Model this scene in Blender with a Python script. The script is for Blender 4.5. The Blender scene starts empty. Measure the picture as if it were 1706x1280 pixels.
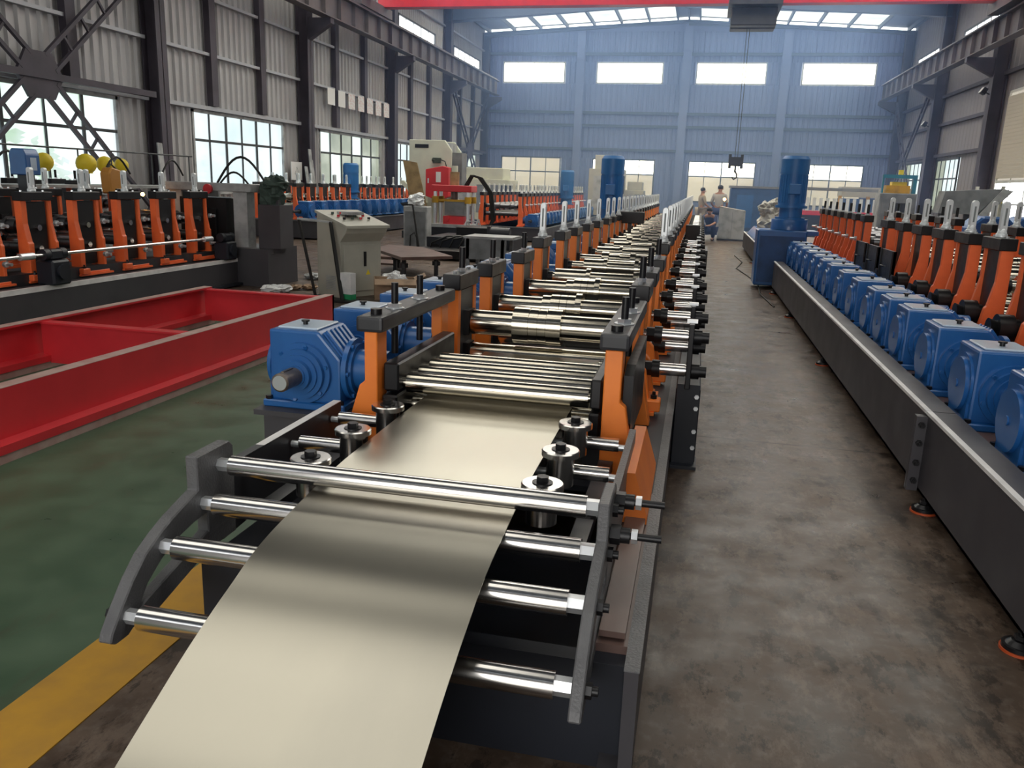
import bpy, bmesh, math, random
from mathutils import Vector, Matrix
random.seed(7)
sc = bpy.context.scene
COL = sc.collection
PI = math.pi

# ------------------------------------------------------------------ camera
cam_d = bpy.data.cameras.new('camera')
cam = bpy.data.objects.new('camera', cam_d)
COL.objects.link(cam)
Yv = Vector((317, 322, -1366)).normalized()
Xv = Vector((6453, -560, 1366)); Xv = (Xv - Xv.dot(Yv) * Yv).normalized()
Zv = Xv.cross(Yv)
m = Matrix((Xv, Yv, Zv)).to_4x4()
m.translation = Vector((0, 0, 1.6))
cam.matrix_world = m
cam_d.sensor_width = 36
cam_d.sensor_fit = 'HORIZONTAL'
cam_d.lens = 1366 / 1706 * 36
cam_d.clip_start = 0.05
cam_d.clip_end = 300
sc.camera = cam

# ------------------------------------------------------------------ world / exposure
w = bpy.data.worlds.new('overcast_sky'); sc.world = w; w.use_nodes = True
bgn = w.node_tree.nodes['Background']
bgn.inputs[0].default_value = (0.86, 0.93, 1.0, 1)
bgn.inputs[1].default_value = 3.0
sc.view_settings.view_transform = 'Standard'
sc.view_settings.look = 'None'
sc.view_settings.exposure = 0.6
sc.view_settings.gamma = 1.0
sc.view_settings.use_curve_mapping = False
sc.cycles.use_denoising = True
sc.cycles.max_bounces = 8
sc.cycles.diffuse_bounces = 4
sc.cycles.glossy_bounces = 4
sc.cycles.transparent_max_bounces = 8
sc.cycles.volume_bounces = 0
sc.cycles.volume_step_rate = 4
sc.cycles.sample_clamp_indirect = 6
SKYLIGHT = 4.0      # daylight through the fibreglass roof lights
PANE = .85          # daylight in the frosted panes
CLERE = 4.0         # upper windows, clear sky

# ------------------------------------------------------------------ materials
def mat(name, col, rough=0.5, metal=0.0, noise=0.0, nscale=8.0, bump=0.0, bscale=60.0, col2=None, coat=0.0, stretch=None, rn=0.0, spec=None):
    M = bpy.data.materials.new(name); M.use_nodes = True
    nt = M.node_tree; b = nt.nodes['Principled BSDF']
    b.inputs['Base Color'].default_value = (*col, 1)
    b.inputs['Roughness'].default_value = rough
    b.inputs['Metallic'].default_value = metal
    if coat: b.inputs['Coat Weight'].default_value = coat; b.inputs['Coat Roughness'].default_value = 0.15
    if spec is not None: b.inputs['Specular IOR Level'].default_value = spec
    if noise or bump or rn:
        tc = nt.nodes.new('ShaderNodeTexCoord'); mp = nt.nodes.new('ShaderNodeMapping')
        nt.links.new(tc.outputs['Object'], mp.inputs[0])
        if stretch: mp.inputs['Scale'].default_value = stretch
    if noise:
        n = nt.nodes.new('ShaderNodeTexNoise'); n.inputs['Scale'].default_value = nscale; n.inputs['Detail'].default_value = 5
        nt.links.new(mp.outputs[0], n.inputs[0])
        r = nt.nodes.new('ShaderNodeValToRGB')
        c2 = col2 or tuple(c * 0.55 for c in col)
        r.color_ramp.elements[0].position = 0.5 - noise / 2; r.color_ramp.elements[0].color = (*c2, 1)
        r.color_ramp.elements[1].position = 0.5 + noise / 6; r.color_ramp.elements[1].color = (*col, 1)
        nt.links.new(n.outputs[0], r.inputs[0]); nt.links.new(r.outputs[0], b.inputs['Base Color'])
    if rn:
        n = nt.nodes.new('ShaderNodeTexNoise'); n.inputs['Scale'].default_value = nscale * 1.7; n.inputs['Detail'].default_value = 6
        nt.links.new(mp.outputs[0], n.inputs[0])
        mr = nt.nodes.new('ShaderNodeMapRange'); mr.inputs[3].default_value = max(0.02, rough - rn); mr.inputs[4].default_value = rough + rn
        nt.links.new(n.outputs[0], mr.inputs[0]); nt.links.new(mr.outputs[0], b.inputs['Roughness'])
    if bump:
        n = nt.nodes.new('ShaderNodeTexNoise'); n.inputs['Scale'].default_value = bscale; n.inputs['Detail'].default_value = 3
        nt.links.new(mp.outputs[0], n.inputs[0])
        bp = nt.nodes.new('ShaderNodeBump'); bp.inputs['Strength'].default_value = bump; bp.inputs['Distance'].default_value = 0.01
        nt.links.new(n.outputs[0], bp.inputs['Height']); nt.links.new(bp.outputs[0], b.inputs['Normal'])
    return M

def emat(name, col, strength, transp=0.0, grain=0.0, col2=None, gscale=1.5):
    M = bpy.data.materials.new(name); M.use_nodes = True
    nt = M.node_tree; nt.nodes.clear()
    o = nt.nodes.new('ShaderNodeOutputMaterial'); e = nt.nodes.new('ShaderNodeEmission')
    e.inputs[0].default_value = (*col, 1); e.inputs[1].default_value = strength
    if grain:
        tc = nt.nodes.new('ShaderNodeTexCoord'); n = nt.nodes.new('ShaderNodeTexNoise'); n.inputs['Scale'].default_value = gscale; n.inputs['Detail'].default_value = 4
        nt.links.new(tc.outputs['Object'], n.inputs[0])
        r = nt.nodes.new('ShaderNodeValToRGB')
        c2 = col2 or tuple(c * 0.6 for c in col)
        r.color_ramp.elements[0].position = 0.5 - grain; r.color_ramp.elements[0].color = (*c2, 1)
        r.color_ramp.elements[1].position = 0.5 + grain; r.color_ramp.elements[1].color = (*col, 1)
        nt.links.new(n.outputs[0], r.inputs[0]); nt.links.new(r.outputs[0], e.inputs[0])
    g = nt.nodes.new('ShaderNodeBsdfGlossy'); g.inputs[0].default_value = (.9, .95, 1, 1); g.inputs['Roughness'].default_value = .1
    mx = nt.nodes.new('ShaderNodeMixShader'); mx.inputs[0].default_value = .06
    nt.links.new(e.outputs[0], mx.inputs[1]); nt.links.new(g.outputs[0], mx.inputs[2])
    last = mx
    if transp:
        t = nt.nodes.new('ShaderNodeBsdfTransparent'); m2 = nt.nodes.new('ShaderNodeMixShader'); m2.inputs[0].default_value = transp
        nt.links.new(mx.outputs[0], m2.inputs[1]); nt.links.new(t.outputs[0], m2.inputs[2]); last = m2
    nt.links.new(last.outputs[0], o.inputs[0])
    return M

M = dict(
    orange=mat('orange_paint', (1.0, 0.26, 0.035), 0.42, noise=.5, nscale=5, col2=(.88, .21, .03)),
    orangered=mat('orange_red_paint', (0.95, 0.17, 0.045), 0.45, noise=.5, nscale=5, col2=(.80, .13, .035)),
    black=mat('black_oxide', (0.012, 0.012, 0.014), 0.38, metal=0.3, rn=.12),
    darkgrey=mat('dark_grey_plate', (0.035, 0.036, 0.042), 0.42, noise=.5, nscale=4, rn=.1),
    navy=mat('navy_black_plate', (0.012, 0.015, 0.024), 0.5, noise=.6, nscale=3),
    bedgrey=mat('bed_grey', (0.058, 0.055, 0.062), 0.5, noise=.6, nscale=2.0, col2=(.04, .036, .044), rn=.12),
    guide=mat('guide_grey', (0.135, 0.135, 0.14), 0.42, noise=.7, nscale=10, col2=(.085, .085, .09), bump=.3, bscale=120),
    edge=mat('worn_bright_edge', (0.85, 0.83, 0.82), 0.45, metal=.0, noise=.6, nscale=6, col2=(.62, .6, .6)),
    primer=mat('red_brown_primer', (0.16, 0.10, 0.085), 0.35, noise=.6, nscale=3, rn=.1),
    chrome=mat('turned_steel', (0.70, 0.68, 0.66), 0.2, metal=1.0),
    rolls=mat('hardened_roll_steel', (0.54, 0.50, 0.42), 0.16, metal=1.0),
    darkrolls=mat('darker_roll_steel', (0.20, 0.20, 0.21), 0.3, metal=1.0),  # darker copy of the roll steel
    zinc=mat('zinc_plated', (0.74, 0.76, 0.78), 0.3, metal=.75),
    tower=mat('silver_sleeve', (0.78, 0.81, 0.82), 0.35, metal=.3),
    slot=mat('slot_shade', (0.2, 0.22, 0.22), 0.5),
    stripsteel=mat('galvanised_strip', (0.46, 0.435, 0.37), 0.3, metal=1.0, noise=.6, nscale=1.6, col2=(.40, .38, .33), stretch=(2.0, .6, 1)),
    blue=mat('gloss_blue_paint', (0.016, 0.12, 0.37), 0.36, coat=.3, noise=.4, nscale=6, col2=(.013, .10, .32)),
    bluelid=mat('sky_sheen_lid', (0.46, 0.57, 0.70), 0.35, coat=.4),  # window reflections painted into the pale lid colour
    motorblue=mat('hazed_motor_blue', (0.025, 0.17, 0.46), 0.4, noise=.4, nscale=4, col2=(.02, .14, .40)),  # paler than the gearbox blue: haze brightness put into the paint
    shaftsteel=mat('rusty_shaft_steel', (0.30, 0.25, 0.21), 0.42, metal=.85, noise=.5, nscale=20),
    dullblue=mat('dull_blue', (0.02, 0.08, 0.24), 0.5, noise=.4, nscale=3),
    red=mat('red_paint', (0.68, 0.032, 0.042), 0.42, noise=.6, nscale=3, col2=(.54, .022, .032), coat=.2),
    dusty=mat('dusty_flange', (0.46, 0.33, 0.29), 0.6, noise=.7, nscale=7, col2=(.36, .16, .14)),
    beige=mat('beige_enamel', (0.46, 0.45, 0.38), 0.5, noise=.3, nscale=3, col2=(.41, .40, .34)),
    beige2=mat('cream_enamel', (0.66, 0.68, 0.56), 0.55, noise=.4, nscale=2, col2=(.56, .58, .49)),
    grey=mat('grey_enamel', (0.22, 0.23, 0.24), 0.5, noise=.4, nscale=3),
    lightgrey=mat('light_grey_metal', (0.42, 0.43, 0.43), 0.5, noise=.4, nscale=4),
    column=mat('column_steel', (0.070, 0.060, 0.080), 0.6, noise=.5, nscale=1.5),
    beam=mat('runway_beam', (0.115, 0.098, 0.105), 0.6, noise=.7, nscale=2.5, col2=(.07, .065, .075)),
    girt=mat('galvanised_girt', (0.42, 0.43, 0.46), 0.5, metal=.3),
    sheetL=mat('grey_sheet', (0.46, 0.45, 0.45), 0.4, metal=.25, noise=.8, nscale=.8, col2=(.34, .33, .34)),
    sheetR=mat('dull_sheet', (0.25, 0.23, 0.235), 0.6, noise=.8, nscale=.6, col2=(.19, .175, .185)),
    sheetB=mat('haze_tinted_sheet', (0.18, 0.225, 0.42), 0.6, noise=.7, nscale=.4, col2=(.13, .165, .33)),  # blue haze of the far hall partly painted into the sheet colour
    roofm=mat('roof_sheet', (0.10, 0.13, 0.18), 0.6),
    purlin=mat('purlin', (0.05, 0.065, 0.09), 0.6),
    mullion=mat('window_bar', (0.05, 0.055, 0.06), 0.5),
    whiteframe=mat('white_frame', (0.6, 0.6, 0.56), 0.5),
    yellowline=mat('yellow_line', (0.52, 0.27, 0.02), 0.55, noise=.7, nscale=9, col2=(.38, .20, .03)),
    yellow=mat('yellow', (0.8, 0.62, 0.03), 0.5),
    mustard=mat('mustard', (0.6, 0.33, 0.02), 0.5, noise=.4, nscale=4),
    teal=mat('teal_paint', (0.03, 0.2, 0.3), 0.5),
    white=mat('white_plastic', (0.75, 0.76, 0.76), 0.5, noise=.4, nscale=9, col2=(.62, .64, .65)),
    paper=mat('paper', (0.72, 0.72, 0.72), 0.7, noise=.35, nscale=6, col2=(.66, .50, .50), stretch=(1, 1, 2.5)),
    whitepaper=mat('white_paper', (0.75, 0.75, 0.74), 0.7),
    wood=mat('plywood', (0.42, 0.29, 0.14), 0.7, noise=.4, nscale=4),
    card=mat('cardboard', (0.36, 0.24, 0.15), 0.8, noise=.4, nscale=6),
    jug=mat('amber_plastic', (0.55, 0.25, 0.05), 0.45),
    rubber=mat('rubber', (0.01, 0.01, 0.01), 0.55),
    green=mat('green_cloth', (0.055, 0.085, 0.07), 0.8, noise=.6, nscale=14),
    signgreen=mat('sign_green', (0.02, 0.3, 0.12), 0.6),
    footorange=mat('foot_light_orange', (0.5, 0.08, 0.02), 0.5),
    skin=mat('skin', (0.42, 0.22, 0.15), 0.6),
    hair=mat('hair', (0.01, 0.009, 0.008), 0.7),
    shirt=mat('pale_shirt', (0.42, 0.42, 0.43), 0.8),
    tanshirt=mat('tan_shirt', (0.40, 0.35, 0.28), 0.8),
    navycloth=mat('navy_cloth', (0.02, 0.04, 0.13), 0.8),
    plastic_film=mat('clear_film', (0.6, 0.58, 0.52), 0.3, noise=.6, nscale=12, col2=(.3, .29, .25)),
    leaf=mat('leaf', (0.05, 0.16, 0.04), 0.6, noise=.5, nscale=5),
    beigebuilding=mat('outside_wall', (0.50, 0.45, 0.37), 0.8),
    ground=mat('yard_concrete', (0.4, 0.4, 0.38), 0.9),
    skylight=emat('fibreglass_rooflight', (1.0, 0.96, 0.86), SKYLIGHT, grain=.25, col2=(.72, .70, .62), gscale=.8),
    doorglow=emat('added_door_glow', (1.0, .97, .92), 3.6, grain=.1, col2=(.8, .8, .78)),  # glow of the added door, brightens faces turned to the camera
    skylight3=emat('dimmed_rooflight', (1.0, .96, .88), 1.9, grain=.3, col2=(.7, .68, .6), gscale=.6),  # unseen near rooflights, dimmed so the strip's reflection stays below white
    skylight2=emat('old_fibreglass_rooflight', (0.86, 0.95, 1.0), 1.3, grain=.3, col2=(.45, .56, .62), gscale=.7),
    pane=emat('frosted_pane', (0.80, 0.90, 0.93), PANE, transp=.12, grain=.2, col2=(.62, .76, .76), gscale=.9),
    paneg=emat('frosted_pane_green', (0.78, 0.88, 0.90), PANE, transp=.3, grain=.12, col2=(.48, .66, .50), gscale=.6),
    paneb=emat('beige_pane', (1.0, 0.93, 0.80), PANE * .62, transp=.15, grain=.2, col2=(.78, .76, .68), gscale=.6),  # beige glow stands for the building outside
    dimpane=emat('shaded_pane', (.9, .82, .68), .45),
    paneold=emat('old_pane', (0.62, 0.68, 0.54), PANE * .6, transp=.12, grain=.2, col2=(.42, .48, .38), gscale=1.3),
    clere=emat('clear_upper_pane', (0.93, 0.96, 1.0), CLERE),
    spark=emat('weld_spark', (1.0, .42, .08), 30),
)

def floor_mat():
    Mt = bpy.data.materials.new('painted_shop_floor'); Mt.use_nodes = True
    nt = Mt.node_tree; N = nt.nodes; L = nt.links; b = N['Principled BSDF']
    geo = N.new('ShaderNodeNewGeometry'); sep = N.new('ShaderNodeSeparateXYZ'); L.new(geo.outputs['Position'], sep.inputs[0])
    def noise(scale, detail=5, st=None, rough=.5):
        n = N.new('ShaderNodeTexNoise'); n.inputs['Scale'].default_value = scale; n.inputs['Detail'].default_value = detail; n.inputs['Roughness'].default_value = rough
        mp = N.new('ShaderNodeMapping'); L.new(geo.outputs['Position'], mp.inputs[0])
        if st: mp.inputs['Scale'].default_value = st
        L.new(mp.outputs[0], n.inputs[0]); return n.outputs[0]
    def math_(op, a, bb=None, clamp=False):
        n = N.new('ShaderNodeMath'); n.operation = op; n.use_clamp = clamp
        for i, v in enumerate((a, bb)):
            if v is None: continue
            if isinstance(v, (int, float)): n.inputs[i].default_value = v
            else: L.new(v, n.inputs[i])
        return n.outputs[0]
    def mix(f, a, bb):
        n = N.new('ShaderNodeMix'); n.data_type = 'RGBA'
        if isinstance(f, (int, float)): n.inputs[0].default_value = f
        else: L.new(f, n.inputs[0])
        for i, v in ((6, a), (7, bb)):
            if isinstance(v, tuple): n.inputs[i].default_value = (*v, 1)
            else: L.new(v, n.inputs[i])
        return n.outputs[2]
    def ramp(v, a, bb):
        n = N.new('ShaderNodeMapRange'); n.clamp = True
        L.new(v, n.inputs[0]); n.inputs[1].default_value = a; n.inputs[2].default_value = bb
        return n.outputs[0]
    big = noise(.7, 6); mid = noise(3.2, 8, rough=.62); fine = noise(22, 4)
    green = mix(ramp(mid, .3, .7), (0.048, 0.088, 0.052), (0.085, 0.135, 0.082))
    green = mix(math_('MULTIPLY', ramp(noise(5.5, 8, (1, .35, 1), .7),   .56, .74), .35), green, (.085, .05, .035))
    conc = mix(ramp(mid, .34, .68), (0.036, 0.023, 0.016), (0.135, 0.094, 0.068))
    conc = mix(math_('MULTIPLY', ramp(big, .42, .62), .7), conc, (0.088, 0.060, 0.043))
    stain = math_('MULTIPLY', ramp(noise(6.5, 9, (1.0, .6, 1), .7), .54, .64), .85)
    conc = mix(stain, conc, (.026, .018, .014))
    conc = mix(math_('MULTIPLY', ramp(fine, .5, .75), .25), conc, (.26, .22, .19))
    spots = math_('MULTIPLY', ramp(noise(9.0, 10, (1.0, .5, 1), .75), .54, .575), .75)
    conc = mix(spots, conc, (.018, .012, .009))
    pale = math_('MULTIPLY', ramp(noise(4.0, 10, (1.4, .6, 1), .8), .52, .60), .35)
    conc = mix(pale, conc, (.25, .19, .15))
    # expansion joints across the slab every 4 m
    jy = math_('ABSOLUTE', math_('SUBTRACT', math_('FRACT', math_('DIVIDE', math_('ADD', sep.outputs[1], math_('MULTIPLY', mid, .03)), 4.0)), .36))
    conc = mix(math_('MULTIPLY', math_('LESS_THAN', jy, .0022), .8), conc, (.02, .014, .011))
    wob = math_('MULTIPLY', math_('SUBTRACT', mid, .5), .02)
    gx = math_('LESS_THAN', math_('ADD', sep.outputs[0], wob), -1.9)
    gy = math_('LESS_THAN', math_('ADD', sep.outputs[1], math_('MULTIPLY', mid, .6)), 9.6)
    col = mix(math_('MULTIPLY', gx, gy), conc, green)
    L.new(col, b.inputs['Base Color'])
    rr = N.new('ShaderNodeMapRange'); rr.inputs[1].default_value = .3; rr.inputs[2].default_value = .7
    rr.inputs[3].default_value = .24; rr.inputs[4].default_value = .55; b.inputs['Specular IOR Level'].default_value = .3
    L.new(mid, rr.inputs[0]); L.new(rr.outputs[0], b.inputs['Roughness'])
    bp = N.new('ShaderNodeBump'); bp.inputs['Strength'].default_value = .08; bp.inputs['Distance'].default_value = .02
    L.new(mid, bp.inputs['Height']); L.new(bp.outputs[0], b.inputs['Normal'])
    return Mt
M['floor'] = floor_mat()

# ------------------------------------------------------------------ mesh helpers
def basis(d):
    d = Vector(d).normalized()
    a = Vector((0, 0, 1)) if abs(d.z) < .9 else Vector((1, 0, 0))
    u = d.cross(a).normalized(); v = d.cross(u).normalized()
    return d, u, v

class MB:
    def __init__(s): s.v = []; s.f = []; s.s = []
    def box(s, x0, x1, y0, y1, z0, z1):
        x0, x1 = min(x0, x1), max(x0, x1); y0, y1 = min(y0, y1), max(y0, y1); z0, z1 = min(z0, z1), max(z0, z1)
        n = len(s.v)
        s.v += [(x0, y0, z0), (x1, y0, z0), (x1, y1, z0), (x0, y1, z0), (x0, y0, z1), (x1, y0, z1), (x1, y1, z1), (x0, y1, z1)]
        for q in ((0, 3, 2, 1), (4, 5, 6, 7), (0, 1, 5, 4), (1, 2, 6, 5), (2, 3, 7, 6), (3, 0, 4, 7)):
            s.f.append([n + i for i in q]); s.s.append(False)
        return s
    def cyl(s, p0, p1, r, seg=20, r2=None, smooth=True, caps=True, ph=0.0):
        r2 = r if r2 is None else r2
        p0 = Vector(p0); p1 = Vector(p1); d, u, v = basis(p1 - p0); n = len(s.v)
        for p, rr in ((p0, r), (p1, r2)):
            for i in range(seg):
                a = 2 * PI * i / seg + ph
                s.v.append(tuple(p + (u * math.cos(a) + v * math.sin(a)) * rr))
        for i in range(seg):
            j = (i + 1) % seg
            s.f.append([n + i, n + j, n + seg + j, n + seg + i]); s.s.append(smooth)
        if caps:
            s.f.append([n + i for i in range(seg)][::-1]); s.s.append(False)
            s.f.append([n + seg + i for i in range(seg)]); s.s.append(False)
        return s
    def hexa(s, p0, p1, r): return s.cyl(p0, p1, r, 6, smooth=False)
    def prism(s, prof, axis, a0, a1):
        """prof: list of 2-D points; axis 'x': (y,z), 'y': (x,z), 'z': (x,y)"""
        n = len(s.v); k = len(prof)
        for a in (a0, a1):
            for p, q in prof:
                s.v.append((a, p, q) if axis == 'x' else (p, a, q) if axis == 'y' else (p, q, a))
        s.f.append(list(range(n, n + k))[::-1]); s.s.append(False)
        s.f.append(list(range(n + k, n + 2 * k))); s.s.append(False)
        for i in range(k):
            j = (i + 1) % k
            s.f.append([n + i, n + j, n + k + j, n + k + i]); s.s.append(False)
        return s
    def tube(s, pts, r, seg=8):
        pts = [Vector(p) for p in pts]; n = len(s.v)
        u0 = None
        for i, p in enumerate(pts):
            d = (pts[min(i + 1, len(pts) - 1)] - pts[max(i - 1, 0)])
            d, u, v = basis(d)
            if u0 is not None:
                u = (u0 - u0.dot(d) * d).normalized(); v = d.cross(u)
            u0 = u
            for k in range(seg):
                a = 2 * PI * k / seg
                s.v.append(tuple(p + (u * math.cos(a) + v * math.sin(a)) * r))
        for i in range(len(pts) - 1):
            for k in range(seg):
                j = (k + 1) % seg
                s.f.append([n + i * seg + k, n + i * seg + j, n + (i + 1) * seg + j, n + (i + 1) * seg + k]); s.s.append(True)
        s.f.append([n + k for k in range(seg)][::-1]); s.s.append(False)
        e = n + (len(pts) - 1) * seg
        s.f.append([e + k for k in range(seg)]); s.s.append(False)
        return s
    def ball(s, c, r, seg=12, rings=8, sz=1.0):
        n = len(s.v); c = Vector(c)
        s.v.append(tuple(c + Vector((0, 0, r * sz))))
        for i in range(1, rings):
            t = PI * i / rings
            for k in range(seg):
                a = 2 * PI * k / seg
                s.v.append((c.x + r * math.sin(t) * math.cos(a), c.y + r * math.sin(t) * math.sin(a), c.z + r * sz * math.cos(t)))
        s.v.append(tuple(c - Vector((0, 0, r * sz))))
        for k in range(seg):
            j = (k + 1) % seg
            s.f.append([n, n + 1 + k, n + 1 + j]); s.s.append(True)
            for i in range(rings - 2):
                a = n + 1 + i * seg
                s.f.append([a + k, a + seg + k, a + seg + j, a + j]); s.s.append(True)
            a = n + 1 + (rings - 2) * seg
            s.f.append([a + k, len(s.v) - 1, a + j]); s.s.append(True)
        return s
    def crumple(s, c, r, sz=.8, seed=0, seg=14, rings=9):
        n = len(s.v); s.ball((0, 0, 0), 1, seg, rings)
        rn = random.Random(seed); c = Vector(c)
        for i in range(n, len(s.v)):
            p = Vector(s.v[i]); k = r * rn.uniform(.62, 1.12)
            s.v[i] = (c.x + p.x * k, c.y + p.y * k, c.z + p.z * k * sz)
        for i in range(len(s.s)):
            if s.f[i][0] >= n: s.s[i] = False
        return s
    def bar(s, p0, p1, w, h, up=(0, 0, 1)):
        """rectangular bar between two points, w across, h along 'up'"""
        p0 = Vector(p0); p1 = Vector(p1); d = (p1 - p0).normalized(); up = Vector(up)
        if abs(d.dot(up)) > .97: up = Vector((1, 0, 0))
        sd = d.cross(up).normalized(); u = sd.cross(d).normalized(); n = len(s.v)
        for p in (p0, p1):
            for a, b in ((-1, -1), (1, -1), (1, 1), (-1, 1)):
                s.v.append(tuple(p + sd * (a * w / 2) + u * (b * h / 2)))
        for q in ((0, 3, 2, 1), (4, 5, 6, 7), (0, 1, 5, 4), (1, 2, 6, 5), (2, 3, 7, 6), (3, 0, 4, 7)):
            s.f.append([n + i for i in q]); s.s.append(False)
        return s
    def build(s, name, material, parent=None, loc=None, rotz=0.0, bevel=0.0, bseg=1):
        me = bpy.data.meshes.new(name)
        me.from_pydata([tuple(v) for v in s.v], [], s.f)
        me.polygons.foreach_set('use_smooth', s.s)
        bm = bmesh.new(); bm.from_mesh(me)
        bmesh.ops.recalc_face_normals(bm, faces=bm.faces)
        if bevel:
            ed = [e for e in bm.edges if len(e.link_faces) == 2 and e.calc_face_angle(0) > .5]
            bmesh.ops.bevel(bm, geom=ed, offset=bevel, segments=bseg, affect='EDGES', profile=.6)
        for e in bm.edges:
            if any(not f.smooth for f in e.link_faces): e.smooth = False
        bm.to_mesh(me); bm.free()
        me.materials.append(material if not isinstance(material, str) else M[material])
        o = bpy.data.objects.new(name, me); COL.objects.link(o)
        if parent is not None: o.parent = parent
        if loc is not None: o.location = loc
        if rotz: o.rotation_euler.z = rotz
        return o

def empty(name, loc=(0, 0, 0), rotz=0.0, label=None, cat=None, group=None):
    o = bpy.data.objects.new(name, None); COL.objects.link(o)
    o.location = loc; o.rotation_euler.z = rotz; o.empty_display_size = .1
    if label: o['label'] = label; o['category'] = cat
    if group: o['group'] = group
    return o
def tag(o, label, cat, group=None):
    o['label'] = label; o['category'] = cat
    if group: o['group'] = group
    return o
def struct(o): o['kind'] = 'structure'; return o
KIDS = {}
def kids(o): return [c for c in ALLK.get(o.name, [])]
def copy_tree(o, children):
    """children: dict name -> list, built once per prototype"""
    c = o.copy(); COL.objects.link(c)
    for ch in children.get(o.name, []):
        k = copy_tree(ch, children); k.parent = c
    return c
def tree_of(o):
    d = {}
    allo = list(bpy.data.objects)
    def rec(p):
        ks = [q for q in allo if q.parent == p]
        d[p.name] = ks
        for k in ks: rec(k)
    rec(o); return d
ORD = ['first', 'second', 'third', 'fourth', 'fifth', 'sixth', 'seventh', 'eighth', 'ninth', 'tenth', 'eleventh', 'twelfth', 'thirteenth',
       'fourteenth', 'fifteenth', 'sixteenth', 'seventeenth', 'eighteenth', 'nineteenth', 'twentieth', 'twenty-first', 'twenty-second',
       'twenty-third', 'twenty-fourth', 'twenty-fifth', 'twenty-sixth', 'twenty-seventh', 'twenty-eighth', 'twenty-ninth', 'thirtieth']
def part(name, material, parent, f, **k):
    b = MB(); f(b); return b.build(name, material, parent, **k)

def parts(name, material, parent, fs, **k):
    return [part(name, material, parent, f, **k) for f in fs]

# ================================================================== SETTING
XL, XR, YB, YF = -12.0, 9.3, 45.25, -6.0
CY = [-4.7, 2.4, 9.55, 16.7, 23.8, 30.95, 38.1]
RIDGE = -1.35
def roof_z(x): return 9.95 - abs(x - RIDGE) * 0.055

fl = struct(MB().box(XL - .3, XR + .3, YF - .3, YB + .3, -.2, 0).build('floor', 'floor'))
part('yellow_line', 'yellowline', fl, lambda b: b.box(-1.93, -1.665, YF, 30, 0.0, .004))

def corr(mb, axis, a0, a1, z0, z1, pos, inward, period=.26, depth=.035):
    """trapezoid corrugated sheet along an axis, ribs vertical"""
    n = max(1, int(round((a1 - a0) / period))); p = (a1 - a0) / n
    st = len(mb.v); pts = []
    for i in range(n):
        a = a0 + i * p
        pts += [(a, 0), (a + p * .55, 0), (a + p * .68, depth), (a + p * .87, depth)]
    pts.append((a1, 0))
    for z in (z0, z1):
        for a, d in pts:
            q = pos + inward * d
            mb.v.append((q, a, z) if axis == 'y' else (a, q, z))
    k = len(pts)
    for i in range(k - 1):
        mb.f.append([st + i, st + i + 1, st + k + i + 1, st + k + i]); mb.s.append(False)

def rect_split(a0, a1, z0, z1, holes):
    """rectangles of [a0,a1]x[z0,z1] left around the holes"""
    out = []
    zs = sorted({z0, z1, *[h[2] for h in holes], *[h[3] for h in holes]})
    for za, zb in zip(zs, zs[1:]):
        if zb <= z0 or za >= z1: continue
        hs = sorted([h for h in holes if h[2] < zb - 1e-6 and h[3] > za + 1e-6])
        a = a0
        for h in hs:
            if h[0] > a: out.append((a, h[0], za, zb))
            a = max(a, h[1])
        if a < a1: out.append((a, a1, za, zb))
    return out

WN = [0]
def window(axis, pos, inward, a0, a1, z0, z1, cols, rows, pane, frame='mullion', outer=None, row_z=None, pane_fn=None, thick=.05):
    WN[0] += 1
    root = struct(empty('window_%d' % WN[0], (pos, (a0 + a1) / 2, z0) if axis == 'y' else ((a0 + a1) / 2, pos, z0)))
    org = root.location.copy()
    def bx(b, p0, p1, q0, q1, r0, r1):
        if axis == 'y': b.box(p0 - org.x, p1 - org.x, q0 - org.y, q1 - org.y, r0 - org.z, r1 - org.z)
        else: b.box(q0 - org.x, q1 - org.x, p0 - org.y, p1 - org.y, r0 - org.z, r1 - org.z)
    i0, i1 = pos - .02, pos + .04 * inward
    fr = MB()
    for (q0, q1, r0, r1) in ((a0, a1, z0, z0 + .07), (a0, a1, z1 - .07, z1), (a0, a0 + .07, z0, z1), (a1 - .07, a1, z0, z1)):
        bx(fr, i0, i1 + .03 * inward, q0, q1, r0, r1)
    fr.build('window_frame', outer or frame, root)
    zs = [z0] + (row_z or [z0 + (z1 - z0) * i / rows for i in range(1, rows)]) + [z1]
    xs = [a0 + (a1 - a0) * i / cols for i in range(cols + 1)]
    for i, x in enumerate(xs[1:-1]):
        mb = MB(); t = thick * (1.3 if i % 2 else .7); bx(mb, i0, i1, x - t / 2, x + t / 2, z0, z1); mb.build('mullion', frame, root)
    for z in zs[1:-1]:
        mb = MB(); bx(mb, i0, i1 + .01 * inward, a0, a1, z - thick * .6, z + thick * .6); mb.build('transom', frame, root)
    for i in range(cols):
        for j in range(len(zs) - 1):
            mb = MB(); bx(mb, pos - .006, pos + .006, xs[i] + .01, xs[i + 1] - .01, zs[j] + .01, zs[j + 1] - .01)
            mb.build('pane', M[pane_fn(i, j)] if pane_fn else M[pane], root)
    return root

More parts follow.
